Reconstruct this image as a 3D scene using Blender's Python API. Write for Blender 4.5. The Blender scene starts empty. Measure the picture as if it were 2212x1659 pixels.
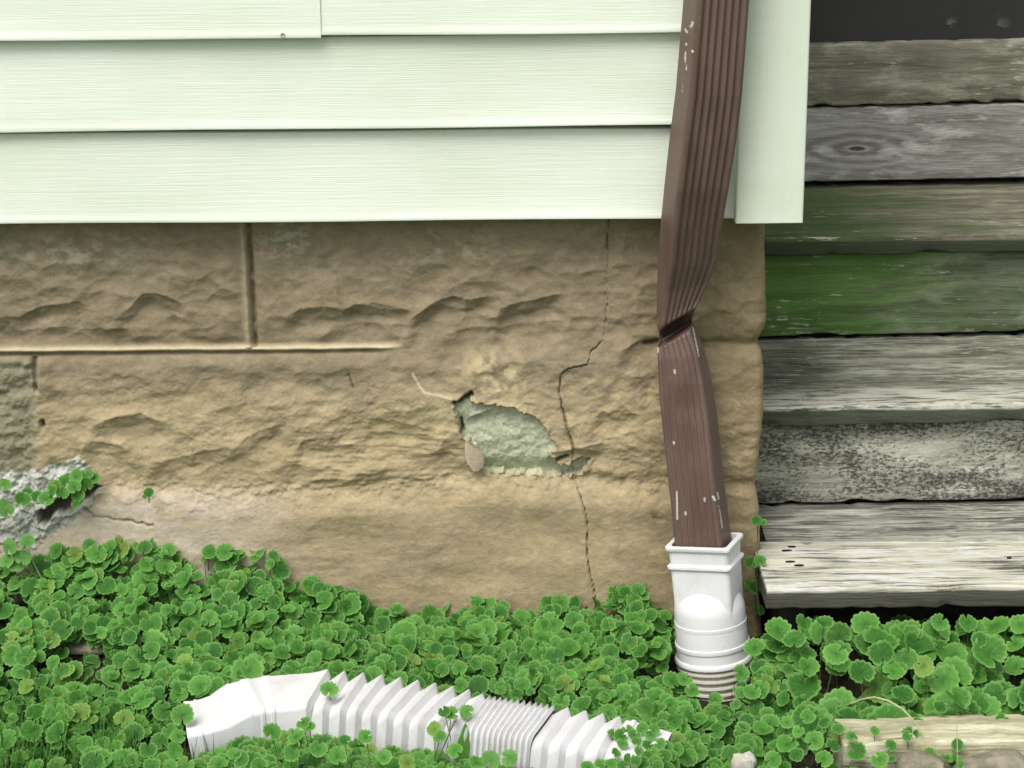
import bpy, math, random
import numpy as np
from mathutils import Vector, Matrix

random.seed(7)
RS = np.random.RandomState(11)
SC = bpy.context.scene
COL = SC.collection
PI = math.pi

# ------------------------------------------------------------------ camera, sky, sun, exposure
FPX, CX, CY = 4200.0, 1106.0, 829.5          # focal length and centre, in pixels of a 2212 px wide picture
PITCH, ROLL, DIST, ZC = math.radians(18), 0.011, 3.15, 0.385
f0 = Vector((0, math.cos(PITCH), -math.sin(PITCH)))
r0 = Vector((1, 0, 0))
u0 = r0.cross(f0)
UP = u0 * math.cos(ROLL) + r0 * math.sin(ROLL)
RT = r0 * math.cos(ROLL) - u0 * math.sin(ROLL)
CAM = Vector((0, 0, ZC)) - f0 * DIST
cd = bpy.data.cameras.new('camera')
cam = bpy.data.objects.new('camera', cd)
COL.objects.link(cam)
cd.sensor_width = 36
cd.lens = 36 * FPX / 2212
cd.clip_start, cd.clip_end = 0.05, 500
cam.matrix_world = Matrix(((RT.x, UP.x, -f0.x, CAM.x), (RT.y, UP.y, -f0.y, CAM.y), (RT.z, UP.z, -f0.z, CAM.z), (0, 0, 0, 1)))
SC.camera = cam

SUN_EL, SUN_AZ = math.radians(58), math.radians(212)      # azimuth clockwise from +Y: high, from the camera's side and a little left
w = bpy.data.worlds.new('World'); SC.world = w; w.use_nodes = True
nt = w.node_tree; nt.nodes.clear()
sky = nt.nodes.new('ShaderNodeTexSky'); sky.sky_type = 'NISHITA'; sky.sun_disc = False
sky.sun_elevation = SUN_EL; sky.sun_rotation = SUN_AZ
sky.dust_density = 4.0; sky.air_density = 1.0
hs = nt.nodes.new('ShaderNodeHueSaturation'); hs.inputs['Saturation'].default_value = 0.22
bg = nt.nodes.new('ShaderNodeBackground'); bg.inputs[1].default_value = 0.13
ow = nt.nodes.new('ShaderNodeOutputWorld')
nt.links.new(sky.outputs[0], hs.inputs['Color']); nt.links.new(hs.outputs[0], bg.inputs[0]); nt.links.new(bg.outputs[0], ow.inputs[0])
sd = bpy.data.lights.new('sun', 'SUN'); sd.energy = 1.45; sd.angle = math.radians(34); sd.color = (1.0, 0.97, 0.9)
so = bpy.data.objects.new('sun', sd); COL.objects.link(so)
sdir = Vector((math.sin(SUN_AZ) * math.cos(SUN_EL), math.cos(SUN_AZ) * math.cos(SUN_EL), math.sin(SUN_EL)))
so.rotation_euler = sdir.to_track_quat('Z', 'Y').to_euler()
so.location = sdir * 20
SC.view_settings.view_transform = 'Standard'; SC.view_settings.look = 'None'
SC.view_settings.exposure = 0.6; SC.view_settings.gamma = 1.0; SC.view_settings.use_curve_mapping = False

# ------------------------------------------------------------------ measuring the photograph
def ray(px, py):
    return f0 * FPX + RT * (px - CX) - UP * (py - CY)
def P(px, py, Y):
    d = ray(px, py); t = (Y - CAM.y) / d.y
    return CAM + d * t
def G(px, py, Z):
    d = ray(px, py); t = (Z - CAM.z) / d.z
    return CAM + d * t
def pix(p):
    q = Vector(p) - CAM; k = FPX / q.dot(f0)
    return CX + q.dot(RT) * k, CY - q.dot(UP) * k

# ------------------------------------------------------------------ helpers
def lin(r, g, b):
    return tuple((c / 255 / 12.92) if c / 255 <= 0.04045 else ((c / 255 + 0.055) / 1.055) ** 2.4 for c in (r, g, b))
_T = RS.rand(256, 256)
def vnoise(x, y, s=0):
    x = np.asarray(x, float) + s * 17.37; y = np.asarray(y, float) + s * 9.71
    xi = np.floor(x).astype(int); yi = np.floor(y).astype(int)
    fx = x - xi; fy = y - yi
    fx = fx * fx * (3 - 2 * fx); fy = fy * fy * (3 - 2 * fy)
    a = _T[xi & 255, yi & 255]; b = _T[(xi + 1) & 255, yi & 255]; c = _T[xi & 255, (yi + 1) & 255]; d = _T[(xi + 1) & 255, (yi + 1) & 255]
    return (a * (1 - fx) + b * fx) * (1 - fy) + (c * (1 - fx) + d * fx) * fy
def fbm(x, y, s=0, o=4):
    r = 0; a = 0.5; t = 0
    for k in range(o):
        r = r + a * vnoise(x * 2 ** k, y * 2 ** k, s + k * 3); t += a; a *= 0.5
    return r / t
def sst(a, b, x):
    t = np.clip((x - a) / (b - a), 0, 1)
    return t * t * (3 - 2 * t)

def tag(o, label=None, cat=None, group=None, kind=None):
    if label: o['label'] = label
    if cat: o['category'] = cat
    if group: o['group'] = group
    if kind: o['kind'] = kind
    return o
def empty(name, loc, label=None, cat=None, group=None):
    o = bpy.data.objects.new(name, None); COL.objects.link(o); o.location = loc; o.empty_display_size = 0.05
    return tag(o, label, cat, group)
def wloc(o):
    v = Vector((0, 0, 0))
    while o is not None:
        v = v + o.location; o = o.parent
    return v
def link_mesh(name, me, mat, parent=None):
    o = bpy.data.objects.new(name, me); COL.objects.link(o)
    if mat: me.materials.append(mat)
    o.parent = parent
    return o
def np_mesh(name, V, F, mat, parent=None, smooth=True, attrs=None, normals=None, origin=None):
    """V (n,3) world coordinates, F (m,3|4) indices -> one object whose origin is its parent's (or origin)"""
    V = np.asarray(V, float); F = np.asarray(F, int)
    o0 = wloc(parent) if parent is not None else Vector((0, 0, 0))
    loc = Vector(origin) - o0 if origin is not None else Vector((0, 0, 0))
    V = V - np.array(o0 + loc)
    me = bpy.data.meshes.new(name)
    k = F.shape[1]
    me.vertices.add(len(V)); me.vertices.foreach_set('co', V.astype(np.float32).ravel())
    me.loops.add(F.size); me.loops.foreach_set('vertex_index', F.astype(np.int32).ravel())
    me.polygons.add(len(F)); me.polygons.foreach_set('loop_start', np.arange(0, F.size, k, dtype=np.int32))
    me.polygons.foreach_set('use_smooth', np.full(len(F), smooth, dtype=bool))
    me.update(calc_edges=True); me.validate()
    for nme, (typ, dat) in (attrs or {}).items():
        a = me.attributes.new(nme, typ, 'POINT')
        a.data.foreach_set('color' if typ == 'FLOAT_COLOR' else ('vector' if typ == 'FLOAT_VECTOR' else 'value'), np.asarray(dat, np.float32).ravel())
    if normals is not None:
        me.normals_split_custom_set_from_vertices([tuple(n) for n in normals])
    o = link_mesh(name, me, mat, parent)
    o.location = loc
    return o

class MB:
    def __init__(s): s.v = []; s.f = []
    def add(s, V, F):
        b = len(s.v); s.v += [tuple(p) for p in V]; s.f += [tuple(i + b for i in q) for q in F]
    def tube(s, pts, rad, n=6, cap=True):
        pts = [Vector(p) for p in pts]; rings = []
        for i, p in enumerate(pts):
            t = (pts[min(i + 1, len(pts) - 1)] - pts[max(i - 1, 0)]).normalized()
            a = t.orthogonal().normalized() if i == 0 else (rings_a - t * rings_a.dot(t)).normalized()
            rings_a = a; b = t.cross(a)
            r = rad[i] if hasattr(rad, '__len__') else rad
            rings.append([p + (a * math.cos(2 * PI * k / n) + b * math.sin(2 * PI * k / n)) * r for k in range(n)])
        s.rings(rings, cap)
    def rings(s, rings, cap=True):
        n = len(rings[0]); b = len(s.v)
        for r in rings: s.v += [tuple(p) for p in r]
        for i in range(len(rings) - 1):
            for k in range(n):
                s.f.append((b + i * n + k, b + i * n + (k + 1) % n, b + (i + 1) * n + (k + 1) % n, b + (i + 1) * n + k))
        if cap:
            s.f.append(tuple(b + k for k in reversed(range(n)))); e = b + (len(rings) - 1) * n
            s.f.append(tuple(e + k for k in range(n)))
    def build(s, name, mat, parent=None, smooth=True, origin=None, angle=40):
        o0 = wloc(parent) if parent is not None else Vector((0, 0, 0))
        loc = Vector(origin) - o0 if origin is not None else Vector((0, 0, 0))
        off = o0 + loc
        me = bpy.data.meshes.new(name)
        me.from_pydata([(p[0] - off.x, p[1] - off.y, p[2] - off.z) for p in s.v], [], s.f); me.update()
        if smooth:
            me.polygons.foreach_set('use_smooth', np.ones(len(me.polygons), bool))
            me.set_sharp_from_angle(angle=math.radians(angle))
        o = link_mesh(name, me, mat, parent); o.location = loc
        return o

# ------------------------------------------------------------------ materials
class M:
    def __init__(s, name, rough=0.6, spec=0.3):
        s.m = bpy.data.materials.new(name); s.m.use_nodes = True; s.nt = s.m.node_tree
        s.b = s.nt.nodes['Principled BSDF']; s.out = s.nt.nodes['Material Output']
        s.b.inputs['Roughness'].default_value = rough; s.b.inputs['Specular IOR Level'].default_value = spec
    def n(s, t, **kw):
        nd = s.nt.nodes.new(t)
        for k, v in kw.items():
            if k.startswith('i_'): s.put(nd.inputs[k[2:].replace('_', ' ')], v)
            else: setattr(nd, k, v)
        return nd
    def put(s, sock, v):
        if hasattr(v, 'node'): s.nt.links.new(v, sock)
        elif isinstance(v, tuple) and len(v) == 3 and sock.type == 'RGBA': sock.default_value = (*v, 1)
        else: sock.default_value = v
    def obj(s): return s.n('ShaderNodeTexCoord').outputs['Object']
    def geo(s): return s.n('ShaderNodeNewGeometry').outputs['Position']
    def map(s, v, scale, loc=(0, 0, 0)):
        nd = s.n('ShaderNodeMapping'); s.put(nd.inputs['Vector'], v); nd.inputs['Scale'].default_value = scale; nd.inputs['Location'].default_value = loc
        return nd.outputs[0]
    def noise(s, v, scale=1.0, detail=4, rough=0.55, dist=0.0):
        nd = s.n('ShaderNodeTexNoise'); s.put(nd.inputs['Vector'], v)
        nd.inputs['Scale'].default_value = scale; nd.inputs['Detail'].default_value = detail; nd.inputs['Roughness'].default_value = rough; nd.inputs['Distortion'].default_value = dist
        return nd.outputs['Fac']
    def ramp(s, v, a, b, o0=0.0, o1=1.0):
        nd = s.n('ShaderNodeMapRange'); nd.interpolation_type = 'SMOOTHSTEP'
        s.put(nd.inputs[0], v)
        for i, q in enumerate((a, b, o0, o1)): nd.inputs[i + 1].default_value = q
        return nd.outputs[0]
    def math(s, op, a, b=0.0, c=0.0):
        nd = s.n('ShaderNodeMath', operation=op)
        for i, q in enumerate((a, b, c)): s.put(nd.inputs[i], q)
        return nd.outputs[0]
    def mix(s, f, a, b, mode='MIX'):
        nd = s.n('ShaderNodeMix', data_type='RGBA', blend_type=mode)
        s.put(nd.inputs[0], f); s.put(nd.inputs[6], a); s.put(nd.inputs[7], b)
        return nd.outputs[2]
    def attr(s, name): return s.n('ShaderNodeAttribute', attribute_name=name)
    def bump(s, h, strength, dist):
        nd = s.n('ShaderNodeBump'); s.put(nd.inputs['Height'], h); nd.inputs['Strength'].default_value = strength; nd.inputs['Distance'].default_value = dist
        s.put(s.b.inputs['Normal'], nd.outputs[0])
    def col(s, c): s.put(s.b.inputs['Base Color'], c)

def mat_stone():
    m = M('painted_stone', 0.85, 0.15); p = m.geo()
    c = m.attr('tint').outputs['Color']
    n1 = m.noise(m.map(p, (60, 60, 90)), 1, 8, 0.68)
    n2 = m.noise(m.map(p, (300, 300, 420)), 1, 4, 0.7)
    k = m.math('ADD', m.ramp(n1, 0.25, 0.75, 0.88, 1.10), m.ramp(n2, 0.3, 0.7, -0.08, 0.08))
    cc = m.n('ShaderNodeCombineColor'); [m.put(cc.inputs[i], k) for i in range(3)]
    c = m.mix(1.0, c, cc.outputs[0], 'MULTIPLY')
    fl = m.ramp(m.noise(m.map(p, (110, 110, 150), (3, 1, 7)), 1, 3, 0.6), 0.70, 0.78)
    c = m.mix(m.math('MULTIPLY', fl, 0.35), c, (0.62, 0.58, 0.45))
    m.col(c)
    m.bump(m.math('ADD', m.math('MULTIPLY', n1, 1.0), m.math('MULTIPLY', n2, 0.6)), 0.36, 0.0042)
    return m.m
def mat_siding(base=(0.725, 0.77, 0.675), vert=False, name='vinyl_siding'):
    m = M(name, 0.5, 0.35); p = m.geo()
    sc = (90, 90, 3.0) if vert else (3.5, 1, 260)
    g = m.noise(m.map(p, sc), 1, 5, 0.6, 0.3)
    g2 = m.noise(m.map(p, (9, 1, 700) if not vert else (300, 300, 6)), 1, 3, 0.6)
    d = m.noise(m.map(p, (2.5, 2, 7), (4, 2, 1)), 1, 5, 0.6)
    c = m.mix(m.ramp(d, 0.35, 0.7), base, tuple(x * y for x, y in zip(base, (0.90, 0.91, 0.85))))
    c = m.mix(m.ramp(g, 0.35, 0.65, 0.0, 0.16), c, tuple(x * 0.90 for x in base))
    vo = m.n('ShaderNodeTexVoronoi', feature='F1'); m.put(vo.inputs['Vector'], m.map(p, (9, 1, 11))); vo.inputs['Scale'].default_value = 1.0
    sp = m.math('MULTIPLY', m.ramp(vo.outputs['Distance'], 0.012, 0.03, 1.0, 0.0), m.ramp(m.noise(m.map(p, (5, 1, 7)), 1, 1), 0.5, 0.6))
    c = m.mix(m.math('MULTIPLY', sp, 0.55), c, (0.18, 0.16, 0.12))
    m.col(c)
    m.bump(m.math('ADD', g, m.math('MULTIPLY', g2, 1.2)), 0.30, 0.0016)
    return m.m
def mat_wood(name, light, dark, green=0.0, greencol=(0.035, 0.085, 0.025), white=0.0, mildew=0.0, seed=0.0, speck=False, knot=None, gx=None, top=None, fine=1.0, edge=None, frontw=None):
    m = M(name, 0.85, 0.15); p = m.geo()
    o = (seed * 3.1, seed * 1.7, seed * 2.3)
    warp = m.noise(m.map(p, (4, 4, 9), o), 1, 3, 0.5)
    pw = m.n('ShaderNodeVectorMath', operation='ADD'); m.put(pw.inputs[0], p)
    cx = m.n('ShaderNodeCombineXYZ'); m.put(cx.inputs[1], m.math('MULTIPLY', warp, 0.05)); m.put(cx.inputs[2], m.math('MULTIPLY', warp, 0.05)); m.put(pw.inputs[1], cx.outputs[0])
    q = pw.outputs[0]
    g = m.noise(m.map(q, (2.2, 70, 70), o), 1, 6, 0.6)
    gf = m.noise(m.map(p, (22, 330, 330), o), 1, 5, 0.7)
    blot = m.noise(m.map(p, (5, 14, 14), o), 1, 5, 0.62)
    gg = m.math('ADD', m.math('MULTIPLY', g, 0.65), m.math('MULTIPLY', gf, 0.35))
    if knot:
        kx, kz = knot
        sx = m.n('ShaderNodeSeparateXYZ'); m.put(sx.inputs[0], p)
        dx = m.math('MULTIPLY', m.math('SUBTRACT', sx.outputs[0], kx), 0.28)
        dz = m.math('SUBTRACT', sx.outputs[2], kz)
        dz = m.math('ADD', dz, m.math('MULTIPLY', m.math('SUBTRACT', warp, 0.5), 0.02))
        rr = m.math('SQRT', m.math('ADD', m.math('MULTIPLY', dx, dx), m.math('MULTIPLY', dz, dz)))
        wv = m.math('ADD', m.math('MULTIPLY', m.math('SINE', m.math('MULTIPLY', rr, 400.0)), 0.16), 0.5)
        gg = m.mix(m.ramp(rr, 0.008, 0.06, 0.75, 0.0), gg, wv)
    c = m.mix(m.ramp(gg, 0.36, 0.64), dark, light)
    pat = m.noise(m.map(p, (7, 22, 22), (seed * 1.3 + 4, 2, 1)), 1, 6, 0.7)
    c = m.mix(m.ramp(blot, 0.40, 0.75, 0.0, 0.45), c, tuple(x * 0.6 for x in dark))
    c = m.mix(m.ramp(pat, 0.48, 0.66, 0.0, 0.75), c, tuple(min(0.72, x * 1.55) for x in light))
    if green:
        gm = m.noise(m.map(p, (4, 8, 10), (seed, 5, 2)), 1, 4, 0.6)
        if gx:
            s2 = m.n('ShaderNodeSeparateXYZ'); m.put(s2.inputs[0], p)
            gm = m.math('ADD', gm, m.ramp(s2.outputs[0], gx[0], gx[1], 0.28, -0.12))
        c = m.mix(m.ramp(m.math('ADD', gm, m.math('MULTIPLY', m.math('SUBTRACT', pat, 0.5), 0.25)), 0.34, 0.66, 0.0, green), c, m.mix(m.ramp(gg, 0.3, 0.7), tuple(x * 0.55 for x in greencol), greencol))
    if mildew:
        if speck: mm = m.noise(m.map(p, (120, 210, 210), o), 1, 6, 0.75)
        else: mm = m.noise(m.map(p, (7, 120, 120), o), 1, 7, 0.7)
        mb = m.math('ADD', mm, m.math('MULTIPLY', m.math('SUBTRACT', blot, 0.5), 0.75 if speck else 0.4))
        c = m.mix(m.ramp(mb, 0.59 - 0.15 * mildew, 0.72 - 0.12 * mildew, 0.0, 0.85), c, (0.035, 0.035, 0.028))
    if frontw:
        sf = m.n('ShaderNodeSeparateXYZ'); m.put(sf.inputs[0], p)
        yy2 = m.math('ADD', sf.outputs[1], m.math('MULTIPLY', m.math('SUBTRACT', blot, 0.5), 0.10))
        c = m.mix(m.math('MULTIPLY', m.ramp(yy2, frontw, frontw + 0.12, 0.9, 0.0), m.ramp(m.noise(m.map(p, (16, 130, 130), o), 1, 6, 0.75), 0.42, 0.54)), c, (0.58, 0.57, 0.48))
    if white:
        wn = m.noise(m.map(p, (22 if not speck else 90, 170, 170), (seed + 9, 2, 4)), 1, 6, 0.7)
        wn = m.math('ADD', wn, m.math('MULTIPLY', m.math('SUBTRACT', m.noise(m.map(p, (3, 9, 9), (seed, 3, 3)), 1, 3), 0.5), 0.5))
        c = m.mix(m.ramp(wn, 0.72 - 0.24 * white, 0.76 - 0.21 * white, 0.0, 0.9), c, (0.50, 0.49, 0.40))
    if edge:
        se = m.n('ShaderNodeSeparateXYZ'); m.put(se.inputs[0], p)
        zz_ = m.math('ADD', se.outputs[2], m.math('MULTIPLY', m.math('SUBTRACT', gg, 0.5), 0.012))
        c = m.mix(m.ramp(zz_, edge[0] - 0.010, edge[0] - 0.005, edge[2], 0.0), c, edge[1])  # dark nose front: mildew, plus its weaker light painted into the colour
    if knot:
        c = m.mix(m.ramp(rr, 0.0035, 0.006, 0.85, 0.0), c, (0.045, 0.025, 0.014))
    m.col(c)
    m.bump(m.math('ADD', gg, m.math('MULTIPLY', gf, 0.5)), 0.7, 0.0035 * fine)
    return m.m
def mat_pipe():
    m = M('brown_aluminium', 0.42, 0.45); p = m.geo()
    n = m.noise(m.map(p, (30, 30, 6)), 1, 6, 0.65)
    f = m.noise(m.map(p, (240, 240, 120)), 1, 3, 0.6)
    c = m.mix(m.ramp(n, 0.3, 0.7), (0.094, 0.058, 0.046), (0.130, 0.082, 0.064))
    c = m.mix(m.ramp(f, 0.6, 0.75, 0.0, 0.35), c, (0.17, 0.13, 0.11))
    chip = m.attr('chip').outputs['Fac']
    nn = m.noise(m.map(p, (420, 420, 260)), 1, 3, 0.6)
    c = m.mix(m.ramp(m.math('ADD', chip, m.math('MULTIPLY', m.math('SUBTRACT', nn, 0.5), 0.9)), 0.5, 0.62), c, (0.50, 0.47, 0.42))
    m.col(c); m.put(m.b.inputs['Roughness'], m.ramp(n, 0.2, 0.8, 0.38, 0.55))
    m.bump(m.math('ADD', n, m.math('MULTIPLY', f, 0.3)), 0.2, 0.002)
    return m.m
def mat_plastic(name, base, rough=0.38, dirt=0.25, dirtcol=(0.42, 0.40, 0.34)):
    m = M(name, rough, 0.4); p = m.geo()
    n = m.noise(m.map(p, (25, 25, 25)), 1, 6, 0.65); f = m.noise(m.map(p, (200, 200, 200)), 1, 3)
    c = m.mix(m.ramp(n, 0.45, 0.8, 0.0, dirt), base, dirtcol)
    c = m.mix(m.ramp(f, 0.66, 0.75, 0.0, dirt), c, dirtcol)
    m.col(c); m.bump(n, 0.15, 0.002)
    return m.m
def mat_leaf(name, c0, c1, vein, trans=0.22):
    m = M(name, 0.55, 0.14)
    uv = m.attr('lf').outputs['Vector']
    sx = m.n('ShaderNodeSeparateXYZ'); m.put(sx.inputs[0], uv)         # x: angle, y: radius 0..1, z: random
    oi = m.n('ShaderNodeObjectInfo').outputs['Random']
    rnd = m.math('FRACT', m.math('ADD', oi, sx.outputs[2]))
    rnd2 = m.math('FRACT', m.math('MULTIPLY', rnd, 7.31))
    c = m.mix(rnd, c0, c1)
    c = m.mix(m.ramp(rnd2, 0.90, 1.0, 0.0, 0.6), c, (0.24, 0.31, 0.06))
    vn = m.math('ABSOLUTE', m.math('SINE', m.math('MULTIPLY', sx.outputs[0], 3.5)))
    vm = m.math('MULTIPLY', m.ramp(vn, 0.03, 0.3, 1.0, 0.0), m.ramp(sx.outputs[1], 0.0, 0.9, 0.45, 0.15))
    c = m.mix(vm, c, vein)
    c = m.mix(m.ramp(sx.outputs[1], 0.72, 1.0, 0.0, 0.55), c, vein)
    n = m.noise(m.map(m.geo(), (130, 130, 130)), 1, 5, 0.65)
    c = m.mix(m.ramp(sx.outputs[1], 0.0, 0.6, 0.65, 0.0), c, tuple(x * 0.6 for x in c0))
    c = m.mix(m.ramp(n, 0.35, 0.7, 0.0, 0.30), c, tuple(x * 0.55 for x in c0))
    m.col(c)
    m.bump(m.math('ADD', m.math('MULTIPLY', m.ramp(vn, 0.0, 0.5), 0.6), m.math('MULTIPLY', n, 0.4)), 0.35, 0.003)
    tr = m.n('ShaderNodeBsdfTranslucent'); m.put(tr.inputs[0], m.mix(0.5, c, (0.16, 0.36, 0.05)))
    mx = m.n('ShaderNodeMixShader'); mx.inputs[0].default_value = trans
    m.nt.links.new(m.b.outputs[0], mx.inputs[1]); m.nt.links.new(tr.outputs[0], mx.inputs[2]); m.nt.links.new(mx.outputs[0], m.out.inputs[0])
    return m.m
def mat_simple(name, a, b, scale=20, rough=0.85, bump=0.4, dist=0.005):
    m = M(name, rough, 0.2); p = m.geo()
    n = m.noise(m.map(p, (scale,) * 3), 1, 7, 0.65)
    m.col(m.mix(m.ramp(n, 0.3, 0.7), a, b)); m.bump(n, bump, dist)
    return m.m

MAT = dict(
    stone=mat_stone(), siding=mat_siding(), post=mat_siding((0.73, 0.78, 0.66), True, 'vinyl_corner'),
    pipe=mat_pipe(), white=mat_plastic('white_plastic', (0.68, 0.68, 0.68), 0.4, 0.32),
    flex=mat_plastic('white_vinyl', (0.64, 0.635, 0.64), 0.5, 0.40),
    drain=mat_plastic('ringed_plastic', (0.60, 0.58, 0.50), 0.5, 0.5, (0.25, 0.22, 0.15)),
    soil=mat_simple('soil', (0.012, 0.010, 0.006), (0.045, 0.033, 0.02), 60, 0.95, 0.9, 0.01),
    lawn=mat_simple('lawn_grass', (0.03, 0.07, 0.018), (0.06, 0.12, 0.03), 14, 0.9, 0.8, 0.02),
    panel=mat_simple('charcoal_paint', (0.026, 0.025, 0.026), (0.036, 0.034, 0.034), 8, 0.6, 0.1),
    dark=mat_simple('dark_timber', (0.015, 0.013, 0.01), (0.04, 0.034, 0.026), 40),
    rock=mat_simple('fieldstone', (0.14, 0.125, 0.09), (0.30, 0.27, 0.20), 30, 0.9, 0.8, 0.008),
    palerock=mat_simple('pale_stone', (0.36, 0.35, 0.30), (0.55, 0.54, 0.47), 35, 0.9, 0.8, 0.006),
    mortar=mat_simple('grey_mortar', (0.25, 0.26, 0.24), (0.42, 0.43, 0.40), 50, 0.95, 0.9, 0.006),
    leaf=mat_leaf('ivy_leaf', (0.030, 0.128, 0.018), (0.100, 0.285, 0.045), (0.27, 0.48, 0.14)),
    paleleaf=mat_leaf('pale_ivy_leaf', (0.08, 0.22, 0.045), (0.12, 0.30, 0.06), (0.22, 0.40, 0.12)),
    stem=mat_simple('green_stem', (0.06, 0.12, 0.03), (0.14, 0.18, 0.06), 60, 0.6, 0.2),
    palestem=mat_simple('straw_stem', (0.28, 0.33, 0.16), (0.42, 0.42, 0.24), 60, 0.6, 0.2),
    grass=mat_leaf('grass_leaf', (0.06, 0.19, 0.035), (0.12, 0.31, 0.055), (0.18, 0.36, 0.09), 0.3),
)

# ------------------------------------------------------------------ ground
def soilz(x, y):
    base = -0.055 + 0.055 * sst(-0.2, -0.75, np.asarray(x)) * sst(-0.45, 0.0, np.asarray(y))
    base = base - 0.05 * np.exp(-((np.asarray(x) - 0.315) ** 2 + (np.asarray(y) + 0.15) ** 2) / 0.0075)
    return base + 0.02 * (fbm(np.asarray(x) * 9 + 40, np.asarray(y) * 9 + 40, 4, 3) - 0.5)
xs = np.concatenate([[-60, -20, -6, -3], np.linspace(-1.8, 1.8, 145), [3, 6, 20, 60]])
ys = np.concatenate([[-60, -20, -6, -2.5, -1.5], np.linspace(-0.9, 0.2, 45), [1.0, 6, 20, 60]])
XX, YY = np.meshgrid(xs, ys)
ZZ = soilz(XX, YY)
nx, ny = len(xs), len(ys)
idx = np.arange(nx * ny).reshape(ny, nx)
quads = np.stack([idx[:-1, :-1], idx[:-1, 1:], idx[1:, 1:], idx[1:, :-1]], -1).reshape(-1, 4)
V = np.stack([XX, YY, ZZ], -1).reshape(-1, 3)
cen = V[quads].mean(1)
near = (np.abs(cen[:, 0]) < 2.4) & (cen[:, 1] > -1.1) & (cen[:, 1] < 1.0)
tag(np_mesh('soil', V, quads[near], MAT['soil']), 'dark bare soil under the leaves', kind='structure')
tag(np_mesh('lawn', V, quads[~near], MAT['lawn']), 'mown lawn', kind='structure')

# ------------------------------------------------------------------ stone foundation (height field cut into its blocks)
U1 = np.concatenate([np.arange(-1300, -170, 12.0), np.arange(-170, 1640, 2.5), np.arange(1640, 1760, 3.0)])
V1 = np.concatenate([np.arange(430, 1370, 2.5), np.arange(1370, 1480, 12.0)])
U, W = np.meshgrid(U1, V1)
J1 = lambda u: np.interp(u, [-1300, 0, 830, 1300, 1700], [778, 766, 757, 746, 746])
J2 = lambda u: np.interp(u, [-1300, 0, 220, 420, 770, 1040, 1330, 1700], [1052, 1042, 1049, 1054, 1050, 1028, 1040, 1046])
wob = lambda s, a, k=0.02: (fbm(U * k, W * k, s, 3) - 0.5) * a
SV1 = lambda v: 529 + (v - 490) * 0.062
CRK = [(1316, 430), (1312, 560), (1311, 690), (1304, 735), (1276, 760), (1268, 785), (1226, 792), (1212, 806), (1207, 845), (1215, 880), (1222, 910), (1230, 935), (1238, 968), (1236, 1000), (1237, 1030), (1252, 1060), (1262, 1090), (1269, 1130), (1265, 1170), (1274, 1230), (1288, 1295), (1292, 1480)]
crkx = lambda v: np.interp(v, [p[1] for p in CRK], [p[0] for p in CRK])
H = np.zeros_like(U)
# each course bulges; joints between painted blocks are soft valleys
def valley(d, wd, dep): return -dep * np.exp(-(d / wd) ** 2)
dJ1 = W - J1(U) - wob(1, 8); dJ2 = W - J2(U) - wob(2, 10)
H += 0.010 * (fbm(U / 260, W / 150, 5, 3) - 0.5) * 2
row3s = 1 - 0.7 * sst(20, 70, dJ2)
H += 0.006 * row3s * (fbm(U / 90 + 3, W / 55, 6, 3) - 0.5) * 2
rough_ = row3s * 0.35 + row3s * 0.65 * sst(760, 900, W) * (0.5 + 0.5 * sst(0.4, 0.6, vnoise(U / 90, W / 60, 9)))
H += 0.0021 * rough_ * (fbm(U / 24 + W / 60, W / 14, 7, 3) - 0.5) * 2
H += 0.0003 * (fbm(U / 3.2, W / 2.8, 10, 2) - 0.5) * 2
H += 0.0011 * rough_ * (fbm(U / 8, W / 4.5, 8, 3) - 0.5) * 2
sm = lambda a, b, x: sst(a, b, x)
row1 = W < J1(U)
row3 = W > J2(U)
# lower courses stand forward
H += 0.006 * sm(-6, 40, dJ1) + 0.012 * sm(-4, 60, dJ2) * sm(60, 240, U)
H += valley(dJ1, 16, 0.010) * sm(1330, 1420, U) + valley(dJ1, 14, 0.003) * (1 - sm(860, 900, U))
H += valley(dJ2 + 6, 14, 0.007) * (0.25 + 0.75 * sm(1000, 1060, U)) * sm(180, 230, U)
def dishes(cw, ch, s):
    """squared distance to the nearest centre of a jittered grid: concave flakes meeting in crisp ridges"""
    x = (U + (fbm(U / 60, W / 60, s, 3) - 0.5) * 70) / cw; y = (W + (fbm(U / 60, W / 60, s + 5, 3) - 0.5) * 40) / ch
    xi, yi = np.floor(x).astype(int), np.floor(y).astype(int); d = np.full(U.shape, 9.0)
    for i in (-1, 0, 1):
        for j in (-1, 0, 1):
            a, b = xi + i, yi + j
            d = np.minimum(d, (x - a - _T[(a * 7 + s) & 255, b & 255]) ** 2 + (y - b - _T[b & 255, (a * 3 + s + 91) & 255]) ** 2)
    return np.clip(d, 0, 0.7)
chisel = np.where(row1, 1.0, 0.65) * (1 - 0.9 * sst(-10, 40, dJ2)) * sst(470, 520, W) * (1 - 0.6 * np.exp(-(dJ1 / 22) ** 2))
H += chisel * (0.0095 * (dishes(125, 62, 3) - 0.25) + 0.0038 * (dishes(58, 30, 8) - 0.25))
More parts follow.
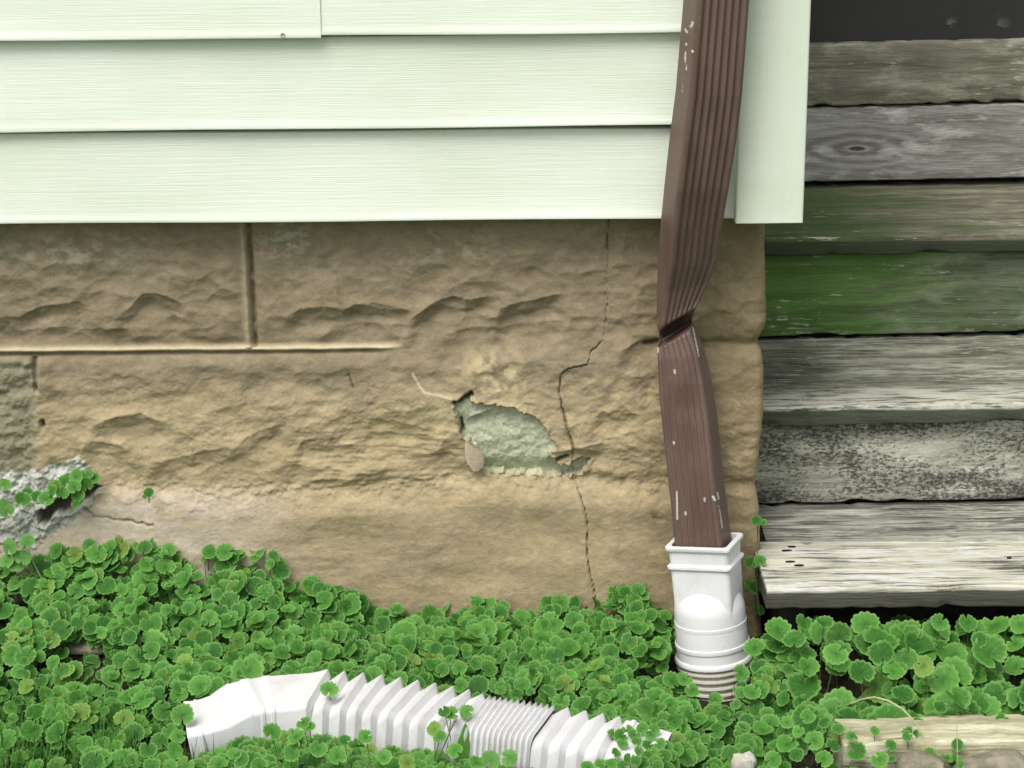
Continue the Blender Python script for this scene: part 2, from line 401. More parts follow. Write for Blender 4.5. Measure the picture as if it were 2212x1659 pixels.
def ledge(pts, d, L=34, wd=30, fade=40, bulge=0.35):
    global H
    x = [p[0] for p in pts]; y = [p[1] for p in pts]
    A = np.clip((U - x[0] + 4) / fade, 0, 1) * np.clip((x[-1] + 4 - U) / fade, 0, 1)
    A = A * A * (3 - 2 * A) * (0.75 + 0.5 * vnoise(U / 30, W / 30, 31))
    t = W - np.interp(U, x, y) - (fbm(U / 14, W / 14, 33, 3) - 0.5) * 9
    below = -d * A * 0.88 * np.clip(t / wd, 0, 1) ** 0.75 * (1 - sst(wd * 0.9, wd + 2.0 * L, t))
    above = bulge * d * A * np.exp(-np.clip(-t, 0, None) / 26) * (t < 0) + bulge * d * A * (t >= 0) * np.exp(-np.clip(t, 0, None) / L)
    H = H + below + above
for pts, d, L in (
    ([(-150, 690), (-60, 660), (0, 684), (42, 686), (79, 665), (125, 656), (171, 653), (200, 666)], 0.011, 34),
    ([(245, 683), (278, 665), (310, 635), (343, 633), (370, 644), (410, 657)], 0.013, 36),
    ([(-100, 712), (60, 716), (139, 709), (208, 711), (278, 709), (333, 716), (384, 714), (440, 711), (472, 700)], 0.007, 22),
    ([(150, 644), (200, 612), (245, 594)], 0.005, 40),
    ([(612, 684), (648, 667), (695, 661), (732, 667), (741, 672), (764, 658), (806, 653), (838, 658), (870, 663), (896, 674)], 0.011, 30),
    ([(876, 700), (898, 679), (926, 660), (958, 644), (986, 640), (1005, 649), (1037, 642), (1068, 640)], 0.014, 40),
    ([(1068, 690), (1083, 665), (1116, 656), (1153, 647), (1194, 637), (1230, 636)], 0.013, 36),
    ([(700, 709), (759, 702), (796, 698), (833, 704), (890, 701)], 0.006, 22),
    ([(945, 727), (991, 716), (1037, 707), (1083, 711), (1106, 704), (1176, 697), (1228, 692)], 0.007, 24),
    ([(866, 618), (907, 577), (960, 562)], 0.004, 40),
    ([(1236, 560), (1246, 600), (1262, 640)], 0.005, 60),
    ([(186, 931), (218, 910), (259, 894), (306, 890), (338, 903), (374, 917)], 0.009, 36),
    ([(172, 984), (185, 957), (222, 952), (259, 961), (296, 977)], 0.009, 30),
    ([(318, 999), (370, 989), (403, 980), (444, 968), (509, 961), (532, 943), (579, 920), (626, 909)], 0.009, 40),
    ([(624, 990), (657, 947), (685, 947), (741, 957), (800, 965)], 0.007, 30),
    ([(620, 1000), (700, 1004), (760, 1020), (860, 1014)], 0.006, 24),
    ([(770, 925), (820, 903), (900, 915), (940, 930)], 0.005, 30),
    ([(1180, 973), (1222, 968), (1250, 961), (1320, 949)], 0.012, 30),
    ([(1270, 906), (1300, 885), (1350, 880), (1400, 900)], 0.008, 34),
    ([(1290, 840), (1330, 815), (1400, 808), (1430, 815)], 0.006, 34),
    ([(1330, 760), (1380, 735), (1440, 735)], 0.012, 26),
    ([(930, 985), (960, 950), (1000, 950)], 0.008, 40),
    ([(640, 1130), (760, 1120), (900, 1128), (1000, 1120)], 0.002, 30),
    ([(380, 1190), (480, 1182), (600, 1200), (760, 1190)], 0.002, 30),
    ([(900, 1220), (1020, 1205), (1180, 1215)], 0.002, 34),
    ([(-700, 660), (-560, 650), (-430, 690), (-300, 680)], 0.012, 36), ([(-400, 930), (-250, 900), (-120, 930)], 0.012, 36),
): ledge(pts, d, L)
# scarred horizontal streaks in the second course
H += 0.0028 * (fbm(U / 50 + W / 50, W / 8, 41, 4) - 0.5) * 2 * sm(560, 680, U) * (1 - sm(1000, 1060, U)) * sm(900, 960, W) * (1 - 0.85 * sm(-10, 30, dJ2))
# pointed joints of the upper left: a raised bead with a groove beside it
dv = U - SV1(W) - wob(12, 3)
vert_on = (W < J1(U) - 8)
bead_v = np.exp(-((dv + 7) / 6.5) ** 2) * vert_on
groove_v = np.exp(-((dv - 7.5) / 4.5) ** 2) * vert_on * (0.6 + 0.6 * vnoise(W / 16, W / 90, 17))
hz_end = 1 - sm(835, 880, U)
dh = W - (J1(U) - 7) - wob(13, 3)
bead_h = np.exp(-(dh / 6.0) ** 2) * hz_end
groove_h = np.exp(-((dh - 9.5) / 3.2) ** 2) * (1 - sm(800, 840, U)) * (0.7 + 0.5 * vnoise(U / 20, U / 70, 18))
flat = np.maximum(np.exp(-((dv + 2) / 30) ** 2) * vert_on, np.exp(-((dh + 6) / 16) ** 2) * hz_end)
H = H * (1 - 0.75 * flat) - 0.006 * flat
H += 0.006 * bead_v - 0.009 * groove_v + 0.007 * bead_h - 0.005 * groove_h
# groove at the far left
g2 = np.exp(-((U - 73 - (W - 780) * 0.06) / 5.0) ** 2) * sm(770, 778, W) * (1 - sm(846, 852, W))
H -= 0.012 * g2
H -= 0.008 * (1 - sm(60, 84, U)) * sm(780, 800, W) * (1 - sm(1180, 1230, W)) * sm(-300, -200, U)
H += 0.005 * (fbm(U / 18, W / 18, 51, 4) - 0.5) * 2 * (1 - sm(70, 90, U)) * sm(775, 790, W)
# crack
def seg_dist(pts, jit=3.0, s=21):
    jx = (fbm(U / 12, W / 12, s, 3) - 0.5) * jit * 2; jy = (fbm(U / 12, W / 12, s + 5, 3) - 0.5) * jit * 2
    d = np.full(U.shape, 1e9)
    for (ax, ay), (bx, by) in zip(pts[:-1], pts[1:]):
        lx, ly = bx - ax, by - ay
        t = np.clip(((U + jx - ax) * lx + (W + jy - ay) * ly) / (lx * lx + ly * ly), 0, 1)
        d = np.minimum(d, np.hypot(U + jx - ax - t * lx, W + jy - ay - t * ly))
    return d
dc = seg_dist(CRK, 2.5)
wid = 0.6 + 1.5 * sm(860, 900, W) * (1 - sm(960, 1010, W)) + 0.8 * vnoise(W / 25, W / 60, 19)
crack = np.exp(-(dc / wid) ** 2)
crack *= 1 - 0.6 * sm(690, 700, W) * (1 - sm(735, 745, W)) - 0.75 * sm(975, 985, W) * (1 - sm(1020, 1030, W))
side = (U > crkx(W)) * 1.0
H += 0.0025 * (side - 0.5) * np.exp(-dc / 30) * (W < 700) - 0.0025 * (side - 0.5) * np.exp(-dc / 40) * (W > 780)
crack *= 0.55 + 0.45 * sst(0.3, 0.5, vnoise(U / 18, W / 18, 23))
H -= 0.0055 * crack
pale_crack = np.exp(-(seg_dist([(893, 805), (905, 828), (918, 846), (950, 850), (976, 858)], 2, 27) / 2.6) ** 2)
# the bare patch where the coating has come away
PATCH = [(984, 872), (1012, 852), (1030, 868), (1060, 870), (1100, 876), (1140, 888), (1166, 906), (1182, 935), (1190, 950), (1205, 962), (1184, 975), (1196, 988), (1206, 1004), (1232, 1002), (1252, 990), (1276, 990), (1270, 1004), (1250, 1024), (1215, 1022), (1150, 1024), (1080, 1022), (1042, 1020), (1046, 1000), (1034, 975), (1012, 945), (998, 935), (990, 900)]
def poly_sd(poly, jit, s):
    jx = (fbm(U / 16, W / 16, s, 4) - 0.5) * jit * 2; jy = (fbm(U / 16, W / 16, s + 7, 4) - 0.5) * jit * 2
    x = U + jx; y = W + jy
    ins = np.zeros(U.shape, bool); d = np.full(U.shape, 1e9)
    for (ax, ay), (bx, by) in zip(poly, poly[1:] + poly[:1]):
        c = ((ay > y) != (by > y)) & (x < (bx - ax) * (y - ay) / (by - ay + 1e-9) + ax)
        ins ^= c
        lx, ly = bx - ax, by - ay
        t = np.clip(((x - ax) * lx + (y - ay) * ly) / (lx * lx + ly * ly), 0, 1)
        d = np.minimum(d, np.hypot(x - ax - t * lx, y - ay - t * ly))
    return np.where(ins, -d, d)
pd = poly_sd(PATCH, 7, 61) + (vnoise(U / 5, W / 5, 64) - 0.5) * 5
bare = 1 - sst(-1.5, 1.5, pd)
H = H - 0.011 * bare + 0.0040 * np.exp(-(pd / 7) ** 2) * (pd > 0)
Hs = H.copy()
H = np.where(pd < 60, H, H)
ledge([(996, 916), (1019, 897), (1056, 885), (1083, 880), (1116, 885), (1150, 900)], 0.009, 30, 14)
H += bare * 0.0010 * (fbm(U / 6, W / 6, 63, 3) - 0.5) * 2 - bare * 0.010 * sst(985, 1020, W)
hole = np.exp(-(seg_dist([(983, 868), (992, 866), (1008, 855), (1020, 848)], 3, 67) / 4.0) ** 2) + 0.8 * np.exp(-(seg_dist([(996, 905), (998, 930)], 3, 69) / 3.5) ** 2)
hole = np.clip(hole, 0, 1)
H -= 0.014 * hole
dents = np.exp(-(seg_dist([(91, 912), (92, 920)], 1, 70) / 5) ** 2) + np.exp(-(seg_dist([(1202, 992), (1224, 982)], 3, 72) / 4) ** 2) + 0.7 * np.exp(-(seg_dist([(1395, 742), (1425, 738)], 2, 73) / 5) ** 2)
H -= 0.010 * np.clip(dents, 0, 1)
scratch = np.exp(-(seg_dist([(748, 812), (754, 808), (758, 822), (764, 838)], 1, 75) / 1.8) ** 2)
H -= 0.002 * scratch
# broken mortar and rubble at the lower left
RUB = [(-400, 1060), (-60, 1030), (0, 1028), (60, 1022), (110, 1010), (172, 985), (182, 1000), (205, 1040), (215, 1060), (196, 1080), (184, 1110), (160, 1130), (110, 1140), (84, 1170), (0, 1180), (-400, 1190)]
rd = poly_sd(RUB, 16, 81)
rub = 1 - sst(-3, 4, rd)
H += rub * (0.010 * (fbm(U / 24, W / 18, 83, 5) - 0.5) * 2 + 0.004 * (fbm(U / 6, W / 6, 84, 3) - 0.5) * 2)
CAV = [(84, 1104), (112, 1082), (150, 1058), (200, 1046), (216, 1052), (190, 1078), (150, 1096), (118, 1104), (104, 1128), (92, 1128)]
cd_ = poly_sd(CAV, 9, 85)
cav = 1 - sst(-4, 4, cd_)
H -= 0.022 * cav
lip = np.exp(-((cd_ - 6) / 6) ** 2) * (W > 1060)
H += 0.008 * lip
chip2 = np.exp(-(seg_dist([(184, 1088), (205, 1108), (260, 1116), (300, 1122), (335, 1128)], 6, 87) / 2.2) ** 2) * (0.4 + 0.6 * vnoise(U / 20, W / 20, 88))
H -= 0.004 * chip2
# flaky raised rim where the bottom course meets the second one on the left
ledge([(225, 1052), (300, 1056), (420, 1062)], -0.006, 20, 8)
H += 0.004 * (fbm(U / 12, W / 8, 91, 4) - 0.5) * 2 * np.exp(-((W - (J2(U) + 4)) / 16) ** 2) * sm(200, 260, U)
# the rounded corner at the right, running back into the side wall
EDGE = lambda v: np.interp(v, [430, 700, 725, 746, 765, 800, 900, 950, 1050, 1100, 1200, 1480], [1656, 1657, 1648, 1640, 1648, 1652, 1649, 1643, 1633, 1640, 1643, 1650])
e = EDGE(W) + wob(95, 5)
over = np.clip(U - e, 0, None)
rr_ = np.clip((U - (e - 22)) / 22, 0, 1)
Yb = -H + 0.020 * (1 - np.sqrt(np.clip(1 - rr_ ** 2, 0, 1))) + over * 0.006
Ue = np.minimum(U, e)
# to world: the pixel grid laid on the wall plane y = 0
dx = RT.x * (Ue - CX) + f0.x * FPX - UP.x * (W - CY)
dy = RT.y * (Ue - CX) + f0.y * FPX - UP.y * (W - CY)
dz = RT.z * (Ue - CX) + f0.z * FPX - UP.z * (W - CY)
t = (0 - CAM.y) / dy
PX = CAM.x + dx * t; PZ = CAM.z + dz * t
SV = np.stack([PX, Yb, PZ], -1)
# pigment of the coating, mortar and bare stone
def C(rgb): return np.array(lin(*rgb))
KS = 0.80
nA = fbm(U / 130, W / 70, 101, 4)[..., None]; nB = fbm(U / 28, W / 16, 103, 4)[..., None]
tint = C((146, 127, 92)) * (1 - nA) + C((158, 139, 106)) * nA
lower = sm(790, 900, W)[..., None]
tint = tint * (1 - lower) + lower * (C((166, 145, 102)) * (1 - nA) + C((172, 151, 112)) * nA)
bl = (sm(1030, 1090, W) * (1 - sm(350, 760, U)))[..., None]
tint = tint * (1 - bl) + bl * C((196, 176, 144))
rt = (sm(1320, 1480, U))[..., None]
tint = tint * (1 - rt) + rt * C((150, 130, 92))
nC = fbm(U / 9, W / 7, 121, 3)[..., None]
tint = tint * (0.78 + 0.34 * nB + 0.12 * nC) * np.array([0.945, 1.02, 1.24]) * (1.07 + 0.14 * lower)
def over_col(mask, rgb, k=1.0):
    global tint
    mk = np.clip(mask * k, 0, 1)[..., None]
    tint = tint * (1 - mk) + C(rgb) * mk
n3 = fbm(U / 20, W / 12, 107, 5)
over_col(np.exp(-(((U - 150) / 160) ** 2 + ((W - 545) / 45) ** 2)) * sst(0.48, 0.66, n3), (190, 182, 156), 0.7)
over_col(np.exp(-(((U - 620) / 60) ** 2 + ((W - 515) / 40) ** 2)) * sst(0.46, 0.62, n3), (190, 188, 168), 0.7)
over_col(np.exp(-(((U - 960) / 120) ** 2 + ((W - 540) / 40) ** 2)) * sst(0.5, 0.66, n3), (186, 180, 156), 0.6)
over_col(np.exp(-(((U - 1070) / 80) ** 2 + ((W - 815) / 55) ** 2)) * sst(0.40, 0.62, n3), (222, 205, 158), 0.85)
over_col(np.exp(-(((U - 950) / 60) ** 2 + ((W - 900) / 60) ** 2)) * sst(0.38, 0.6, n3), (212, 196, 152), 0.7)
over_col(np.exp(-(((U - 1330) / 90) ** 2 + ((W - 850) / 70) ** 2)) * sst(0.46, 0.64, n3), (196, 178, 134), 0.7)
over_col(sst(0.56, 0.72, fbm(U / 40, W / 14, 109, 5)) * lower[..., 0], (196, 178, 138), 0.55)
over_col(1.1 * bead_h + 0.35 * bead_v, (222, 208, 172), 0.9)
over_col(groove_v * sst(0.3, 0.6, n3) + 0.4 * groove_h, (84, 70, 44), 0.6)
leftgrey = (1 - sm(66, 88, U + wob(111, 16))) * sm(772, 786, W) * (1 - sm(1020, 1060, W)) * sm(-420, -400, U)
over_col(leftgrey, (146, 142, 118), 0.9)
over_col(rub, (186, 188, 178), 0.95)
over_col(rub * sst(0.5, 0.62, n3), (216, 218, 208), 0.7)
over_col(cav, (74, 62, 44), 0.9)
over_col(pale_crack, (226, 212, 180), 0.95)
pn = fbm(U / 22, W / 16, 113, 4); pf = fbm(U / 5, W / 5, 115, 3)
gcol = C((176, 180, 152)) * (1 - pn[..., None]) + C((214, 218, 190)) * pn[..., None]
gcol = gcol * (0.70 + 0.60 * pf[..., None])
bm = bare[..., None]
tint = tint * (1 - bm) + gcol * bm
rim = np.exp(-((pd + 3) / 5) ** 2) * (W > 880)
over_col(rim * sst(0.42, 0.6, fbm(U / 14, W / 14, 117, 3)), (210, 218, 186), 0.75)
over_col(crack, (52, 42, 26), 0.6); over_col(hole, (34, 28, 18), 0.9); over_col(np.clip(dents, 0, 1), (46, 36, 22), 0.8); over_col(scratch, (70, 58, 38), 0.8); over_col(chip2, (84, 72, 52), 0.7)
over_col(np.exp(-(((U - 1410) / 30) ** 2 + ((W - 1108) / 14) ** 2)) * sst(0.45, 0.6, n3), (88, 78, 54), 0.8)
tint = tint * KS
# which block each cell belongs to
ids = np.zeros(U.shape, int)
cols = crkx(W)
ids[row1] = np.where(U < SV1(W), np.where(U < -560, 1, 2), np.where(U < cols, 3, 4))[row1]
r2 = ~row1 & ~row3
ids[r2] = np.where(U < 80, np.where(U < -420, 5, 6), np.where(U < cols, 7, 8))[r2]
ids[row3] = np.where(U < 190, np.where(U < -700, 9, 10), np.where(U < cols, 11, 12))[row3]
ids[(np.abs(dv) < 14) & vert_on] = 13
ids[(np.abs(dh) < 10) & (U < 870)] = 14
ids[pd < 0] = 15
ids[(rd < 0) & (pd > 0)] = 16
fnd = empty('stone_foundation', (0, 0, -0.06), 'tan painted rock-faced stone foundation wall, cracked and flaking, under the pale siding', 'foundation wall')
nU, nV = len(U1), len(V1)
gi = np.arange(nU * nV).reshape(nV, nU)
Q = np.stack([gi[:-1, :-1], gi[1:, :-1], gi[1:, 1:], gi[:-1, 1:]], -1).reshape(-1, 4)
qid = ids[:-1, :-1].ravel()
flatV = SV.reshape(-1, 3); flatC = np.concatenate([tint.reshape(-1, 3), np.ones((nU * nV, 1))], 1)
du = np.gradient(SV, axis=1); dvv = np.gradient(SV, axis=0)
NN = np.cross(dvv, du).reshape(-1, 3); NN /= np.linalg.norm(NN, axis=1)[:, None] + 1e-12
NAMES = {13: 'mortar_bead', 14: 'mortar_bead', 15: 'bare_stone_patch', 16: 'broken_mortar'}
LBL = {4: 'corner block of the top course behind the downspout', 6: 'greyer rough block with its coating gone', 15: 'grey-green bare stone where the coating has fallen off', 16: 'crumbling grey mortar with a dark cavity', 13: 'upright raised mortar bead', 14: 'level raised mortar bead'}
for k in range(1, 17):
    q = Q[qid == k]
    if len(q) == 0: continue
    uq, inv = np.unique(q, return_inverse=True)
    o = np_mesh(NAMES.get(k, 'stone_block'), flatV[uq], inv.reshape(-1, 4), MAT['stone'], fnd, attrs={'tint': ('FLOAT_COLOR', flatC[uq])}, normals=NN[uq])
    if k in LBL: o['label'] = LBL[k]
# backing of the foundation so that no light leaks behind the blocks
XL = P(-1300, 800, 0).x; XC = P(1650, 800, 0).x
mb = MB()
def boxv(x0, x1, y0, y1, z0, z1):
    return [(x0, y0, z0), (x1, y0, z0), (x1, y1, z0), (x0, y1, z0), (x0, y0, z1), (x1, y0, z1), (x1, y1, z1), (x0, y1, z1)]
BF = [(0, 3, 2, 1), (4, 5, 6, 7), (0, 1, 5, 4), (1, 2, 6, 5), (2, 3, 7, 6), (3, 0, 4, 7)]
mb.add(boxv(XL - 0.02, XC - 0.02, 0.06, 3.0, -0.2, 0.70), BF)
mb.build('wall_core', MAT['mortar'], fnd, smooth=False)
# loose flap of coating curling off beside the bare patch
n = 9
fl = []
for j in range(n):
    for i in range(n):
        a, b = i / (n - 1), j / (n - 1)
        lx = np.interp(b, [0, 0.3, 0.7, 1], [1006, 1003, 1008, 1022]); rx = np.interp(b, [0, 0.25, 0.5, 0.8, 1], [1012, 1034, 1044, 1046, 1034])
        px = lx + (rx - lx) * a; py = 952 + 66 * b
        p = P(px, py, -0.012 - 0.014 * a ** 1.4 * math.sin(PI * min(1, b * 0.8 + 0.2)) - 0.006 * b)
        fl.append(p)
ff = [(j * n + i, (j + 1) * n + i, (j + 1) * n + i + 1, j * n + i + 1) for j in range(n - 1) for i in range(n - 1)]
mb = MB(); mb.add(fl, ff)
back = [Vector(p) + Vector((0, 0.0022, 0)) for p in fl]
mb.add(back, [tuple(reversed(q)) for q in ff])
b0 = n * n
loop = list(range(n)) + [j * n + n - 1 for j in range(1, n)] + [n * n - 2 - i for i in range(n - 1)] + [(n - 2 - j) * n for j in range(n - 2)]
mb.f += [(a, b, b + b0, a + b0) for a, b in zip(loop, loop[1:] + loop[:1])]
o = mb.build('coating_flap', mat_simple('coating', (0.37, 0.30, 0.215), (0.46, 0.385, 0.285), 90, 0.85, 0.5, 0.003), fnd)
o['label'] = 'loose tan flap of coating curling off the wall'

# ------------------------------------------------------------------ house: siding courses and corner post
ZB = P(700, 480, -0.050).z
house = empty('house', (0, 0, ZB), 'pale green-white house wall with lapped siding and a corner post', 'house')
def course(xa, xb, za, zb, top, y_extra=0.0, name='siding_panel'):
    """za/zb: lower edge at left/right end, top: exposure"""
    prof = [(-0.026, 0.004), (-0.0455, 0.0), (-0.0495, 0.0006), (-0.0502, 0.0025), (-0.0475, 0.008), (-0.0460, 0.016), (-0.043, top * 0.3), (-0.0390, top * 0.6), (-0.0355, top - 0.0072), (-0.0345, top - 0.0066), (0.002, top - 0.0052), (0.004, top - 0.001), (0.004, top + 0.010)]
    n = max(2, int((xb - xa) / 0.03)); rows = []
    for i in range(n + 1):
        t = i / n; x = xa + (xb - xa) * t; z = za + (zb - za) * t
        wv = 0.0012 * math.sin(x * 5.1 + za * 40) + 0.0008 * math.sin(x * 13 + 1)
        rows.append([(x, y - y_extra + wv * min(1, h / 0.02), z + h + 0.0007 * math.sin(x * 9 + za * 77)) for y, h in prof])
    mb = MB(); k = len(prof)
    for r in rows: mb.v += r
    for i in range(n):
        for j in range(k - 1):
            mb.f.append((i * k + j, (i + 1) * k + j, (i + 1) * k + j + 1, i * k + j + 1))
    for i, rev in ((0, 0), (n, 1)):
        c = [i * k + j for j in range(k)]; mb.f.append(tuple(c if rev else reversed(c)))
    return mb.build(name, MAT['siding'], house, angle=50)
XE = P(1600, 300, -0.045).x
def zat(pts):   # lower edge through two pixels, evaluated at the wall's two ends
    (x0, y0), (x1, y1) = pts
    a = P(x0, y0, -0.050); b = P(x1, y1, -0.050); s = (b.z - a.z) / (b.x - a.x)
    return lambda x: a.z + (x - a.x) * s
e3 = zat(((0, 485), (1430, 473))); e2 = zat(((0, 287), (1445, 271))); e1 = zat(((0, 88), (690, 83.5))); e1b = zat(((692, 78), (1470, 71)))
exp_ = e2(0) - e3(0)
course(XL, XE, e3(XL), e3(XE), exp_)
course(XL, XE, e2(XL), e2(XE), exp_)
XJ = P(692, 40, -0.050).x
course(XL, XJ, e1(XL), e1(XJ), exp_ + 0.003, 0.0032)
course(XJ - 0.02, XE, e1b(XJ - 0.02), e1b(XE), exp_)
zz = e1b(0)
for k in range(1, 9):
    course(XL, XE, zz + exp_ * k, zz + exp_ * k, exp_)
mb = MB(); mb.add(boxv(XL, XE + 0.03, 0.008, 0.05, ZB + 0.012, zz + exp_ * 9), BF)
mb.add(boxv(XL, XE + 0.03, 0.05, 3.0, ZB + 0.03, zz + exp_ * 9), BF)
mb.build('sheathing', MAT['dark'], house, smooth=False)
# outside corner post: a hollow channel with rounded corners
pl = P(1588.5, 482, -0.070).x; pr = P(1735, 482, -0.070).x; pz = P(1660, 482, -0.070).z
def rprof(x0, x1, y0, y1, r, n=4):
    c = []
    for cx, cy, a0 in ((x1 - r, y0 + r, -PI / 2), (x1 - r, y1 - r, 0), (x0 + r, y1 - r, PI / 2), (x0 + r, y0 + r, PI)):
        for i in range(n + 1):
            a = a0 + PI / 2 * i / n; c.append((cx + r * math.cos(a), cy + r * math.sin(a)))
    return c
mb = MB()
pro = rprof(pl, pr, -0.070, 0.10, 0.0035)
mb.rings([[(x, y, z) for x, y in pro] for z in (pz, pz + 0.0015, pz + 0.3, zz + exp_ * 9)])
mb.build('corner_post', MAT['post'], house, angle=60)
# siding on the return wall beyond the post
mb = MB()
for k in range(9):
    z0 = pz + 0.01 + exp_ * k
    mb.add(boxv(pr - 0.06, pr - 0.02, 0.10, 0.9, z0, z0 + exp_ - 0.003), BF)
mb.build('side_cladding', MAT['siding'], house, smooth=False)
# weep hole scar on the top panel
c = P(610.5, 76.5, -0.0535)
mb = MB(); ring = lambda r, y: [(c.x + r * math.cos(a), y, c.z + r * 1.0 * math.sin(a)) for a in np.linspace(0, 2 * PI, 13)[:-1]]
mb.rings([ring(0.0038, c.y + 0.002), ring(0.0036, c.y - 0.0008), ring(0.0022, c.y - 0.0008), ring(0.0018, c.y + 0.0025)], cap=False)
mb.build('weep_hole', MAT['mortar'], house)

# ------------------------------------------------------------------ wooden stairs
YN3 = -0.16
z3 = P(1800, 1270, YN3).z
yb3 = G(1800, 1093, z3).y
YR2 = yb3 + 0.002; YN2 = YR2 - 0.028
z2 = P(1800, 878, YN2).z; yb2 = G(1800, 735, z2).y
YR1 = yb2 + 0.002; YN1 = YR1 - 0.028
z1 = P(1800, 513, YN1).z; yb1 = G(1800, 400, z1).y
YF = yb1 + 0.002
stairs = empty('wooden_stairs', (P(1930, 1320, YN3).x, YN3, -0.05), 'weathered grey wooden steps with green algae beside the stone corner', 'stairs')
def board(name, xa, xb, y0, y1, z0, z1, mat, slope=0.0, seed=0, wear=0.0025, label=None, ncs=3):
    """a plank along x with worn, slightly wavy arrises; slope raises its right end"""
    n = max(8, int((xb - xa) / 0.015)); rings = []
    xm = xa
    r = 0.004
    base = rprof(y0, y1, z0, z1, r, ncs)
    # add points along the long faces so that wear can bite into them
    pts = []
    for i, p in enumerate(base):
        q = base[(i + 1) % len(base)]; pts.append(p)
        d = math.hypot(q[0] - p[0], q[1] - p[1])
        m = int(d / 0.02)
        for k in range(1, m + 1):
            f = k / (m + 1); pts.append((p[0] + (q[0] - p[0]) * f, p[1] + (q[1] - p[1]) * f))
    cy, cz = (y0 + y1) / 2, (z0 + z1) / 2
    for i in range(n + 1):
        x = xa + (xb - xa) * i / n; ring = []
        for (y, z) in pts:
            w1 = (float(fbm(x * 22 + seed * 5.3, (y + z) * 30 + seed, seed, 3)) - 0.5) * 2 * wear
            corner = min(abs(y - y0), abs(y - y1)) < 0.006 and min(abs(z - z0), abs(z - z1)) < 0.006
            bite = 0.0
            if corner: bite = max(0.0, float(vnoise(x * 45 + seed * 3, z * 20 + y * 11, seed + 5)) - 0.62) * 0.016
            sy = 1 if y < cy else -1; sz = 1 if z < cz else -1
            ring.append((x, y + sy * bite + w1 * 0.5, z + sz * bite + w1 + slope * (x - xm)))
        rings.append(ring)
    mb = MB(); mb.rings(rings)
    o = mb.build(name, mat, stairs, angle=55, origin=((xa + xb) / 2, cy, cz))
    if label: o['label'] = label
    return o
GREY, DGREY = (0.24, 0.235, 0.20), (0.10, 0.095, 0.075)
xc = XC + 0.012
XR = 1.55
kn = P(1852, 323, YF - 0.04)
w_f1 = mat_wood('board_olive', (0.27, 0.26, 0.205), (0.14, 0.13, 0.095), white=0.52, seed=1.0)
w_f2 = mat_wood('board_knotty', (0.42, 0.41, 0.385), (0.20, 0.185, 0.155), white=0.2, seed=2.0, knot=(kn.x, kn.z))
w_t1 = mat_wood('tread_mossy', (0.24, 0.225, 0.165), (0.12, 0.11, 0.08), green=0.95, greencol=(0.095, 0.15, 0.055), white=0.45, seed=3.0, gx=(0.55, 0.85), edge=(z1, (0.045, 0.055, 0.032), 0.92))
w_r1 = mat_wood('riser_algae', (0.19, 0.21, 0.145), (0.075, 0.10, 0.05), green=0.85, greencol=(0.12, 0.24, 0.055), white=0.45, seed=4.2, gx=(0.50, 0.95))
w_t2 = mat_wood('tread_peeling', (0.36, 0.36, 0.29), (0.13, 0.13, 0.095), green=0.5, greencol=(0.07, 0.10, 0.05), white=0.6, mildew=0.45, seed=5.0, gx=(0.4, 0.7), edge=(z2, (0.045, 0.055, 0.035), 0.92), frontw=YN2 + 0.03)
w_r2 = mat_wood('riser_mildew', (0.46, 0.46, 0.39), (0.22, 0.22, 0.17), green=0.3, greencol=(0.06, 0.09, 0.04), white=0.6, mildew=1.0, seed=6.0, speck=True, gx=(0.4, 0.6))
w_t3b = mat_wood('tread_grooved', (0.40, 0.40, 0.34), (0.14, 0.14, 0.11), white=0.4, mildew=0.85, seed=7.0)
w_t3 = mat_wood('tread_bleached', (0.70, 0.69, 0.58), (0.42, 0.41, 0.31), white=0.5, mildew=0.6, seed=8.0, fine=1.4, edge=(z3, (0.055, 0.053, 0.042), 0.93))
S = 0.0105
dk = P(1750, 95, YF - 0.04)
zf2t = P(1745, 236, YF - 0.04).z; zf2b = P(1745, 396, YF - 0.04).z; zf1t = P(1745, 98, YF - 0.04).z; zf1b = P(1745, 232, YF - 0.04).z
xs_ = pr - 0.015
board('fascia_board', xs_, XR, YF - 0.040, YF - 0.002, zf1b, zf1t, w_f1, S, 1, 0.001, 'top board, olive grey with pale scuffs')
board('fascia_board', xs_, XR, YF - 0.038, YF, zf2b, zf2t, w_f2, S, 2, 0.001, 'grey board with a dark knot')
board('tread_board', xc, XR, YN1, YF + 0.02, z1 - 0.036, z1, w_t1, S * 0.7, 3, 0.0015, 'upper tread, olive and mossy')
zr1t = z1 - 0.040; zr1b = P(1700, 728, YR1).z
board('riser_board', xc, XR, YR1, YR1 + 0.036, zr1b, zr1t, w_r1, S, 4, 0.0012, 'riser covered in green algae')
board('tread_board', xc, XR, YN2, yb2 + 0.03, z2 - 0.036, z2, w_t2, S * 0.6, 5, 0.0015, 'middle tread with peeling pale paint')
zr2b = P(1700, 1088, YR2).z
board('riser_board', xc - 0.006, XR, YR2, YR2 + 0.036, zr2b, z2 - 0.039, w_r2, S * 0.7, 6, 0.0012, 'riser speckled with black mildew')
ysp = G(1800, 1168, z3).y
board('tread_board', P(1664, 1130, 0).x, XR, ysp + 0.004, yb3 + 0.02, z3 - 0.038, z3 - 0.001, w_t3b, 0.002, 7, 0.0015, 'back board of the bottom tread, dark grooves')
x3 = P(1657, 1270, YN3).x
board('tread_board', x3, XR, YN3, ysp, z3 - 0.037, z3, w_t3, 0.0, 8, 0.002, 'bleached front board of the bottom tread')
